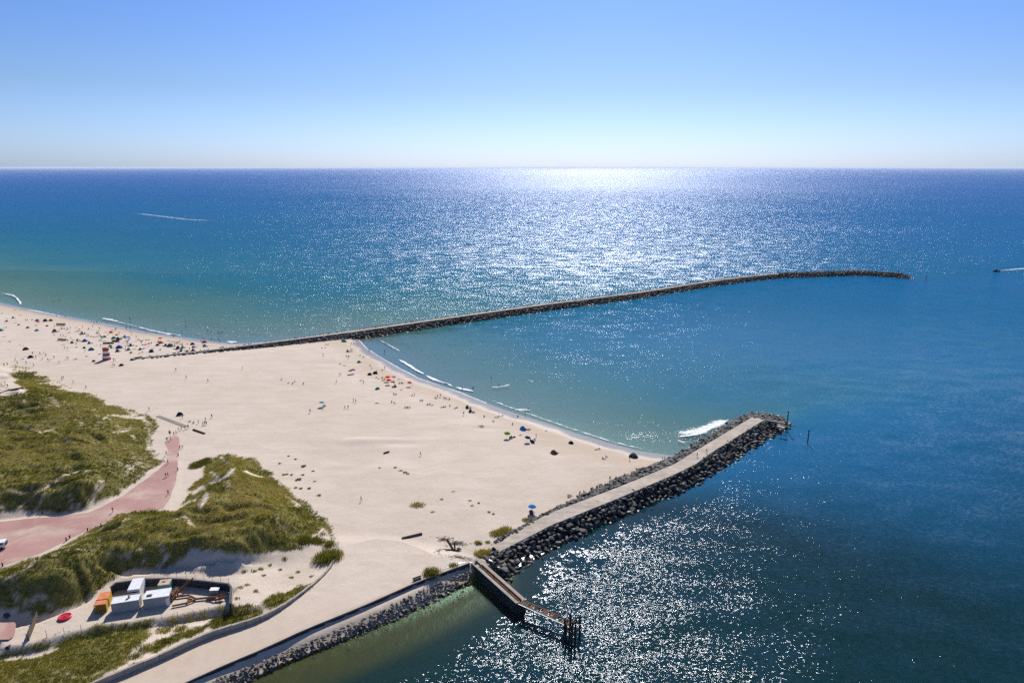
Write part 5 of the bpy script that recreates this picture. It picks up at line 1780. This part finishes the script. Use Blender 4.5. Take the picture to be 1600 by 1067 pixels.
def make_person(pose):
    J = dict(BASE); J.update(POSES[pose])
    names = list(J)
    me = bpy.data.meshes.new("body_skeleton")
    me.from_pydata([J[n] for n in names], [(names.index(a), names.index(b)) for a, b in EDG], [])
    ob = bpy.data.objects.new("body_skeleton", me)
    COL.objects.link(ob)
    sk = ob.modifiers.new("skin", 'SKIN')
    for i, n in enumerate(names):
        r = RAD.get(n) or RAD[n[0]]
        d = me.skin_vertices[0].data[i]
        d.radius = (r, r * (0.78 if n in ("chest", "waist", "pelvis") else 1.0))
        d.use_root = (n == "pelvis")
    ss = ob.modifiers.new("sub", 'SUBSURF'); ss.levels = 1; ss.render_levels = 1
    dg = bpy.context.evaluated_depsgraph_get()
    dg.update()
    m2 = bpy.data.meshes.new_from_object(ob.evaluated_get(dg))
    bpy.data.objects.remove(ob)
    m2.name = "person"
    m2.materials.clear()
    for mt in (SKIN, WEAR["dark"], WEAR["dark"], HAIR):
        m2.materials.append(mt)
    seg = [(a, b, Vector(J[a]), Vector(J[b])) for a, b in EDG]
    for p in m2.polygons:
        c = p.center
        best, bd = None, 1e9
        for a, b, A, B in seg:
            t = max(0, min(1, (c - A).dot(B - A) / max((B - A).length_squared, 1e-6)))
            d = (c - A - (B - A) * t).length / ((RAD.get(a) or RAD[a[0]]) + .02)
            if d < bd:
                bd, best, tt = d, (a, b), t
        a, b = best
        if (a, b) == ("head", "crown") or ((a, b) == ("neck", "head") and c.y > J["head"][1] + .02 and tt > .4):
            p.material_index = 3
        elif b in ("waist", "chest", "neck", "sL", "sR") and not (b == "neck" and tt > .6):
            p.material_index = 1
        elif b in ("pL", "pR") or (b in ("kL", "kR") and tt < 0.75):
            p.material_index = 2
        else:
            p.material_index = 0
        p.use_smooth = True
    return m2
BODY = {k: make_person(k) for k in POSES}

WORDS = {"standing": "person standing", "walking": "person walking", "waiting": "person standing", "sitting": "person sitting", "lying": "person lying", "bending": "person bending"}
PLUR = {k: v.replace("person", "people") for k, v in WORDS.items()}
def person(u, v, loc, pose=None, wear=None, depth=0.0, s=1.0, group=None, seawater=False):
    if pose is None:
        pose = random.choice(("standing", "walking", "standing", "waiting"))
    q = on_ground(u, v) if not seawater else at(u, v, 0.0)
    z = q.z if not seawater else -depth
    o = link("person", BODY[pose], None, (q.x, q.y, z), random.uniform(0, 6.28))
    o.scale = (s * random.uniform(.93, 1.04),) * 3
    wear = wear or random.choice(("dark", "dark", "navy", "dark", "grey"))
    for i, mt in ((1, WEAR[wear]), (2, WEAR["dark"] if wear in ("bare", "white", "red", "grey") else WEAR[wear])):
        o.material_slots[i].link = 'OBJECT'
        o.material_slots[i].material = mt
    cl = {"bare": "swimwear-clad", "navy": "dark-clad"}.get(wear, wear + "-clad")
    reg(o, cl + " " + WORDS[pose], cl + " " + PLUR[pose], loc, "person", group or "people on the beach and paths")
    return o

# --- crowded left beach
CR1, CR2, CR3, CR4, CR5 = ("below the curling wave at far left", "in the crowd left of the striped tower", "in the crowd beyond the striped tower",
                          "between the striped tower and the orange shelter", "by the buried end of the far breakwater")
def zone(u, v):
    if u < 90:
        return CR1
    if u < 152:
        return CR2
    if u < 202:
        return CR3
    if u < 252:
        return CR4
    return CR5
GS = "beach shelters on the crowded beach"
for u, v, c, s in ((21, 497, "teal", 1), (10, 502.5, "dark", .7), (29, 508, "blue", .7), (43, 512.5, "dark", .8), (57, 517, "blue", 1), (57.5, 501.5, "navy", 1), (70, 502, "dark", 1.3), (79, 501.5, "dark", 1),
                   (73, 509.8, "maroon", .7), (86, 518.5, "brown", 1.5), (1, 517, "teal", 1.2), (40, 546.5, "brown", 1.2), (47.5, 559, "dark", 1.1), (146, 564.8, "dark", .7), (189.5, 571.5, "dark", .9),
                   (112, 536, "brown", .9), (122, 532, "teal", 1), (132, 533.5, "blue", 1.2), (140.5, 536.5, "purple", 1.1), (131, 544, "dark", .8), (142.5, 547, "teal", 1.2), (186, 544, "blue", 1.4), (184, 549.5, "dark", 1.1),
                   (172, 541.5, "green", .8), (174.5, 544, "dark", .8), (177.5, 529, "green", 1.1), (185.5, 530.5, "navy", 1.3), (194, 526.5, "blue", 1), (173, 520, "orange", .9), (127, 521.5, "navy", 1), (133, 521.5, "brown", .7),
                   (251, 536.5, "orange", 1.1), (257.5, 540.5, "navy", 1.1), (266, 541.5, "green", 1.5), (279, 545, "maroon", 1.4), (286, 543.5, "teal", 1.1), (300.6, 538.5, "navy", 1), (302.5, 543, "navy", .9),
                   (319, 535.4, "red", 1.1), (320.5, 541.5, "blue", 1.2), (236, 550, "navy", 1.2), (218, 546.5, "dark", .9), (199.5, 547, "grey", 1.2), (205.6, 540, "navy", 1.1), (204, 551.5, "dark", .7), (246, 540, "dark", .9),
                   (300.6, 548.5, "dark", 1.1), (282, 549, "navy", .9), (292, 549.5, "dark", .7), (162.5, 527, "maroon", .9), (281, 648.8, "dark", 1.1)):
    loc = zone(u, v) if v < 600 else "near the beach end of the boardwalk"
    beach_shelter(u, v, c, loc, s, group=GS if v < 600 else None)
for u, v, c in ((250.5, 533, "orange"), (61, 507.5, "red"), (319, 533, "pink")):
    beach_umbrella(u, v, c, zone(u, v), 1.0)
for u, v, c in ((23, 505, "pink"), (15, 534, "pink"), (30, 539.5, "white"), (36, 540.5, "white"), (34, 561.5, "blue"), (117, 561.5, "dark"), (135.5, 557, "green"), (84, 523, "brown"), (104, 515, "dark"), (152, 517, "yellow"),
                (118, 512, "red"), (124, 514.5, "red"), (138, 514, "orange"), (145, 516, "white"), (164, 519.5, "pink"), (98, 539, "orange"), (119, 542.5, "pink"), (107, 520, "brown"), (121, 516.5, "brown"), (150, 524.5, "white"),
                (156, 531.5, "white"), (149, 540, "white"), (192, 536, "white"), (210, 534, "white"), (213, 541, "pink"), (240, 534, "white"), (268, 534.5, "red"), (262, 532.5, "pink"), (292, 537.5, "orange"), (309, 540, "white"),
                (277, 550.6, "dark"), (271, 537, "white"), (229, 543, "white"), (222, 539, "grey"), (6, 526, "red"), (8, 512, "dark"), (31, 493, "dark"), (2, 490, "dark"), (22, 484.5, "dark"), (12, 546.5, "white"), (104, 548, "white"),
                (155, 553.5, "dark"), (211, 560.8, "white"), (170, 552, "white"), (232, 537.5, "pink"), (176, 516, "pink"), (94, 514.5, "brown")):
    towel(u, v, c, zone(u, v))
windbreak(94, 508.5, "yellow", CR2, 5, 1.5)
windbreak(97, 532, "brown", CR2, 6)
windbreak(168, 537.5, "brown", CR3, 5)
windbreak(180, 534, "brown", CR3, 4)
for u, v in ((11, 500), (40, 501.5), (50, 500.5), (43, 502), (8, 503), (44, 513), (62, 499.5), (92, 518), (96, 514), (110, 513.5), (95, 526), (99, 526.5), (102, 526), (111, 530.5), (114, 531), (106, 534), (119, 537.5), (101, 545), (105.5, 545.5),
             (133, 550), (135, 525), (138, 526), (142, 526.5), (146, 527), (150, 527), (155, 527), (161, 527.5), (164.5, 527), (139, 515), (145, 511.5), (155.5, 515), (180, 517), (181.5, 514.8), (182, 523.5), (186.5, 536), (196, 544), (168, 523),
             (220, 533), (216.5, 530.5), (223, 533), (221, 536), (230, 531.5), (228, 534), (232.5, 532), (200.6, 533), (202, 531), (199, 535.5), (234, 536), (237, 538), (195.5, 545.5), (218, 553), (222, 551), (239, 545.5), (213, 528), (273, 540.5), (276, 537),
             (276, 547), (288, 550), (296, 547), (281, 536), (317, 540), (303, 547.5), (190, 531), (177, 532), (129, 513), (186, 522.5), (206, 523)):
    pz = random.choice(("standing", "sitting", "sitting", "lying", "walking", "standing"))
    person(u, v, zone(u, v), pz, random.choice(("dark", "bare", "dark", "red", "bare", "white")), group="people on the crowded beach")
for u, v in ((51, 554), (62.5, 554.5), (68.5, 553.5), (72, 557), (56, 560), (66, 562.5), (75, 564.5), (78.5, 564.5), (84.5, 560.5), (24, 564), (92.5, 568), (103.5, 561.5), (106.5, 561.5), (85, 511)):
    person(u, v, "on sand beyond the left dune", None, "dark")
for u, v in ((6.5, 572.5), (11.5, 571), (27, 568.5), (41, 569), (52.5, 573)):
    person(u, v, "behind the far tip of the left dune", None, "dark")
for u, v in ((8, 602), (12, 605), (2, 604)):
    person(u, v, "in the sandy hollow at the left edge", None, "dark")
for u, v in ((177.5, 564.5), (180, 564), (176, 572), (178.5, 572.5)):
    person(u, v, "right beside the striped lifeguard tower", "standing", "dark")
for u, v in ((96.5, 593.5), (99, 592.5), (114.5, 599), (134.5, 607.5), (233, 641.5)):
    person(u, v, "along the left dune's far edge", "walking", "dark")
# bathers in the sea on the left
SEA_L = "in the sea off the crowded beach"
for u, v, d in ((54, 455, .9), (83, 472, .4), (91.5, 469, 1.0), (203, 499, .6), (197.5, 514.5, .2), (203.5, 514, .2), (203.5, 521, .05), (228, 522.5, .05), (271, 527, .1), (259, 517, .5), (284.5, 519.5, .3), (290.5, 510.5, .8), (290, 503.5, .9), (324.5, 518, .5),
                (329.5, 519.5, .4), (330.5, 532, .15), (335.5, 534.5, .1), (341.5, 533, .1), (344, 535.5, .1), (142.5, 505, .2), (147, 506, .15), (151.5, 505.5, .15), (167.5, 505, .2), (179, 501.5, .5), (181.5, 516, .05), (197.5, 513, .2), (102, 496, .2), (368, 501.5, 1.1), (452, 463, 1.1),
                (314, 535.5, .05), (88.5, 495.5, .1)):
    person(u, v, SEA_L, random.choice(("standing", "standing", "walking", "waiting")), "dark", d, seawater=True, group="bathers in the sea")
q = at(344, 519, 0)
o = empty("paddleboard", (q.x, q.y, 0.08), R(8))
prop(o, "dark paddleboard floating off the crowded beach", "paddleboard")
m = MB(); m.lathe([(0.0, -0.07), (0.9, -0.07), (1.0, 0), (0.9, 0.08), (0.0, 0.08)], 16, sx=2.1, sy=0.42); m.build("board", CLOTH["dark"], o)
m = MB(); m.box((0.1, 0, 0.09), (1.6, 0.5, 0.02)); m.build("deck_pad", CLOTH["grey"], o)
# open sand in the middle
for u, v, p in ((291, 591.5, "walking"), (379, 577, "standing"), (275, 580, "walking"), (325, 597, "walking"), (484.5, 645, "walking"), (539, 639, "walking"), (544, 638.5, "walking"), (552.5, 627.5, "standing"), (556, 629, "walking"),
                (657, 712, "walking"), (564.3, 783, "walking"), (505, 556.5, "walking"), (525.5, 598.5, "walking"), (530, 587, "standing"), (532.5, 587, "standing")):
    person(u, v, "on the open middle beach", p, "dark")
for u, v in ((440, 593.5), (451, 598.8), (457, 600), (460, 597), (474, 600.2)):
    person(u, v, "in the lone group on the wide sand", "sitting", "dark")
# path end and path
for u, v, w in ((261, 689, "dark"), (266.5, 688.5, "dark"), (271.5, 680.8, "dark"), (275, 679, "dark"), (279, 673.5, "dark"), (283.3, 672.5, "dark"), (289.5, 671.8, "dark"), (294, 669.5, "grey"), (285, 701, "dark")):
    person(u, v, "where the pink path meets the beach", "walking" if u < 290 else "standing", w)
for u, v in ((296.5, 659.5), (302.3, 661.3)):
    person(u, v, "on the sand beside the boardwalk end", "sitting", "dark")
for u, v in ((285, 653.5), (310, 661.5), (321, 658), (320, 663.5), (322.5, 664), (331, 653), (317, 665)):
    person(u, v, "on the sand beyond the timber beam", "standing", "dark")
for u, v in ((260, 711.5), (262.5, 725), (259, 745.5), (262.5, 744.5), (263, 773), (176.3, 800.5)):
    person(u, v, "on the pink path", "walking", "dark")
q = on_ground(265.8, 681.5)
o = empty("signpost", q, R(10))
prop(o, "reddish brown wooden signpost at the beach end of the pink path", "signpost")
m = MB(); m.tube((0, 0, -.3), (0, 0, 2.7), 0.07, 0.06, 7); m.build("pole", M_TIMBER, o)
M_REDWOOD = simple("red_brown_board", (0.20, 0.06, 0.05), 0.2, 2, 0.8)
m = MB(); m.box((0, -0.09, 1.55), (0.75, 0.06, 0.95)); m.build("board", M_REDWOOD, o)
m = MB(); m.box((0, -0.09, 2.25), (0.5, 0.05, 0.22)); m.build("pointer", M_REDWOOD, o)

# more of the crowd between the tower and the breakwater's root
CROWD = [(92, 508), (160, 519), (250, 531), (318, 539), (318, 546), (250, 549), (200, 548), (150, 543), (100, 534)]
rc = random.Random(5)
k = 0
while k < 54:
    u, v = rc.uniform(90, 320), rc.uniform(505, 552)
    if not inside(np.array(u), np.array(v), CROWD) or abs(u - 167) < 9 and v > 538:
        continue
    k += 1
    if k % 3 == 0:
        towel(u, v, rc.choice(("red", "orange", "white", "pink", "teal", "blue", "yellow", "green", "navy")), zone(u, v), rc.uniform(0.9, 1.35))
    elif k % 3 == 1:
        person(u, v, zone(u, v), rc.choice(("standing", "sitting", "lying", "walking")), rc.choice(("dark", "bare", "red", "blue", "white")), group="people on the crowded beach")
    elif k % 12 == 2:
        beach_umbrella(u, v, rc.choice(("red", "blue", "teal", "pink", "yellow", "green")), zone(u, v), 0.95)
    else:
        towel(u, v, rc.choice(("dark", "maroon", "navy", "purple", "brown")), zone(u, v), rc.uniform(0.9, 1.4))

# --- bay beach, upper part
B1_, B2_, B3_, B4_ = ("on bay beach near the far breakwater", "by the bay's orange and red parasols", "nearer than the bay's orange parasols", "on bay beach near the blue dome")
beach_shelter(537, 534, "teal", B1_, 1.2)
beach_shelter(544, 549.5, "green", B1_, 1.0)
beach_shelter(561, 566.5, "teal", B1_, .9)
beach_umbrella(551.5, 583.5, "purple", B1_)
beach_umbrella(547, 584.5, "maroon", B1_, .9)
beach_umbrella(606, 595.5, "orange", B2_, 1.15)
beach_umbrella(607.5, 600.5, "red", B2_, 1.1)
beach_umbrella(614.5, 595, "pink", B2_, 1.0)
towel(622, 593.5, "white", B2_, 1.5)
towel(628, 592.5, "white", B2_, 1.2)
beach_shelter(616, 604.5, "green", B2_, 1.0)
beach_shelter(589.5, 608, "teal", B2_, .9)
beach_umbrella(639.5, 603.5, "red", "right of the orange and red parasols", 1.0)
towel(643, 602.5, "white", "right of the orange and red parasols", 1.0)
beach_shelter(586, 584, "dark", B1_, 1.0)
beach_shelter(577.5, 585.8, "dark", B1_, .9)
beach_umbrella(502.5, 635.5, "teal", "alone on the open sand left of the bay beach", 1.0)
for u, v, p, w in ((505.5, 635.5, "sitting", "dark"), (507.5, 634.8, "sitting", "red"), (505, 639, "standing", "bare")):
    person(u, v, "at the lone teal parasol", p, w)
for u, v, p in ((509, 539, "sitting"), (513, 539, "sitting"), (503, 544.5, "sitting"), (508, 544, "lying"), (550, 549.5, "standing"), (548, 548.5, "standing"), (541.5, 557, "sitting"), (545, 557, "sitting"), (544.5, 560.5, "standing"), (562.5, 556, "sitting"), (568, 558.5, "sitting"),
                (549, 539, "standing"), (552.5, 538.8, "standing"), (578, 572, "sitting"), (580.5, 575.5, "lying"), (597, 579, "sitting"), (601, 577, "standing"), (531, 569.5, "sitting"), (538, 571.5, "lying"), (588.5, 583, "standing"), (576, 549, "standing"), (578, 549, "walking")):
    person(u, v, B1_, p, random.choice(("dark", "dark", "bare")))
for u, v, p in ((599, 595, "sitting"), (597, 594, "standing"), (601, 593.5, "sitting"), (591, 592, "lying"), (588, 590.5, "sitting"), (597, 590.5, "sitting"), (615.5, 598.5, "sitting"), (624, 599.5, "sitting"), (627, 599, "sitting"), (629, 599.5, "sitting"), (564, 595, "sitting"), (568, 599, "standing"), (614, 605.5, "sitting")):
    person(u, v, B2_, p, random.choice(("dark", "dark", "bare")))
for u, v, p, w in ((615.5, 616.5, "sitting", "dark"), (619, 617, "sitting", "dark"), (612, 628.5, "sitting", "dark"), (616, 629, "lying", "dark"), (633, 637.5, "sitting", "red"), (636.5, 637.5, "sitting", "red"), (639.5, 637.3, "sitting", "red"), (644, 618.5, "sitting", "bare"),
                   (647.5, 619.5, "standing", "bare"), (657, 626.5, "sitting", "navy"), (660, 626.5, "sitting", "navy"), (668, 633, "sitting", "bare"), (671.5, 632.5, "sitting", "bare"), (675, 633.5, "lying", "dark"), (680.5, 622.5, "sitting", "bare"), (683.5, 622, "standing", "bare"),
                   (688, 620.5, "standing", "bare"), (694, 622.5, "sitting", "dark"), (697, 623.5, "sitting", "dark"), (702, 624.5, "sitting", "dark"), (589, 630, "lying", "bare"), (627, 609.5, "lying", "bare"), (696, 635.5, "lying", "dark"), (703, 635, "sitting", "dark"), (724.5, 648.5, "walking", "bare"),
                   (740.5, 645, "lying", "dark"), (756.5, 651.5, "sitting", "dark"), (775, 652.5, "lying", "dark"), (779.5, 651.5, "sitting", "dark"), (771, 659, "sitting", "navy"), (809, 651.5, "sitting", "dark"), (801, 663.5, "sitting", "dark"), (785, 649.5, "lying", "bare")):
    person(u, v, B3_, p, w)
towel(708, 639, "white", B3_); towel(712, 637.5, "navy", B3_); towel(616, 631, "white", B3_); towel(691, 636.5, "dark", B3_); towel(605, 707.5, "dark", "in the hollow of dug sand", 0.5)
beach_shelter(731.5, 637.5, "dark", B3_, 1.1)
beach_shelter(736, 643.8, "navy", B3_, 1.0)
# lower part
beach_shelter(818, 671, "blue", "the largest one on the lower bay beach", 1.25, "dome shelter")
person(828, 671.5, "beside the blue dome shelter", "lying", "red"); person(826, 672, "beside the blue dome shelter", "sitting", "red")
beach_umbrella(792, 684, "lime", "on the lower bay beach", 1.05)
towel(798, 684.5, "grey", B4_, 1.4); towel(801, 683.5, "dark", B4_, 1.2)
person(799, 683.5, B4_, "sitting", "dark"); person(796.5, 685.5, B4_, "sitting", "grey")
beach_umbrella(823, 690.5, "navy", B4_, 1.0)
for u, v in ((829, 688.5), (832.5, 690), (835.5, 688), (834, 692)):
    person(u, v, "on the navy mat near the dome", "sitting", "navy")
towel(832, 691, "navy", B4_, 1.6)
person(837.7, 683.5, B4_, "standing", "dark")
towel(852, 674, "white", B4_, 1.2)
person(813, 680, B4_, "lying", "bare")
beach_shelter(892, 693, "dark", "on the lower bay beach right of the navy group", .8)
beach_shelter(866, 708, "brown", "on the lower bay beach below the navy group", 1.1)
L4 = "on lower bay beach by the breakwater"
for u, v, p, w in ((932, 702.5, "lying", "dark"), (936, 702, "sitting", "dark"), (942, 717, "sitting", "dark"), (947, 714.5, "sitting", "dark"), (984, 719.5, "standing", "dark"), (1035, 720.5, "standing", "dark"), (1038.3, 720.5, "standing", "dark"), (991, 715.5, "sitting", "dark")):
    person(u, v, L4, p, w)
towel(948.5, 717.5, "white", L4, 1.2)
beach_shelter(989.5, 714.5, "grey", L4, 1.3)
BW = "at the foot of the near breakwater rocks"
for u, v, p in ((953, 751), (956, 752.5), (983, 744), (986, 743), (888, 776), (891, 775.5), (906, 770.5), (912.5, 769), (1001, 738)) and [(953, 751, "standing"), (956, 752.5, "sitting"), (983, 744, "sitting"), (986, 743, "standing"), (888, 776, "sitting"), (891, 775.5, "sitting"), (906, 771, "sitting"), (912.5, 769.5, "sitting")]:
    person(u, v, BW, p, "dark")
for u, v, w in ((1089.5, 713.5, "dark"), (1104, 707.5, "grey")):
    p = at(u, v, 3.78)
    o = link("person", BODY["walking"], None, p, random.uniform(0, 6))
    o.material_slots[1].link = 'OBJECT'; o.material_slots[1].material = WEAR[w]
    reg(o, w + "-clad person walking", w + "-clad people walking", "on the road of the near breakwater", "person", "people on the beach and paths")
# lone blue parasol by the breakwater root
beach_umbrella(831, 800.5, "blue", "alone where the near breakwater meets the beach", 1.05)
towel(830, 801, "dark", "under the lone blue parasol", 1.3)
person(832, 800.8, "under the lone blue parasol", "sitting", "dark")
# waders in the bay
for u, v, d in ((601, 551, .12), (722.5, 609.5, .15), (738, 609, .15), (740, 608, .25), (767.5, 590.5, .7), (779.5, 603.5, .35), (825, 641.5, .15), (821, 648, .03)):
    person(u, v, "wading in the bay", random.choice(("standing", "walking")), "dark", d, seawater=True, group="bathers in the sea")

# sand coloured tyre ruts on the beach
# ------------------------------------------------------------------ labels: a rank among look-alikes
ORD = ["leftmost", "second", "third", "fourth", "fifth", "sixth", "seventh", "eighth", "ninth", "tenth", "eleventh", "twelfth"]
NUM = ["", "one", "two", "three", "four", "five", "six", "seven", "eight", "nine", "ten", "eleven", "twelve", "thirteen", "fourteen", "fifteen", "sixteen", "seventeen", "eighteen"]
bpy.context.view_layer.update()
byw = {}
for it in PENDING:
    byw.setdefault((it[1], it[3]), []).append(it)
for (sing, loc), its in byw.items():
    n = len(its)
    its.sort(key=lambda it: proj(*it[0].location)[0])
    for i, (o, s_, pl_, l_) in enumerate(its):
        if n == 1:
            t = f"{s_} {l_}"
        else:
            if i == 0:
                rk = "leftmost"
            elif i == n - 1:
                rk = "rightmost"
            elif i < n / 2:
                rk = ORD[i] + " from left" if i < 12 else None
            else:
                rk = ORD[n - 1 - i] + " from right" if n - 1 - i < 12 else None
            t = f"{rk} of {NUM[n] if n < 19 else n} {pl_} {l_}"
        o["label"] = t

# ------------------------------------------------------------------ sea haze: one closed box of even, pale air round everything
t = NT("sea_haze")
pv = t.n("ShaderNodeVolumePrincipled")
pv.inputs["Color"].default_value = (0.80, 0.87, 0.95, 1)
pv.inputs["Density"].default_value = 2.0e-5
pv.inputs["Anisotropy"].default_value = 0.15
t.l(pv.outputs[0], t.out.inputs["Volume"])
m = MB()
m.box((0, 30000, 47.0), (200000, 240000, 118.0))
prop(m.build("haze", t.mat), "thin bluish haze over the sea, thickening to the horizon", "haze", kind="stuff")
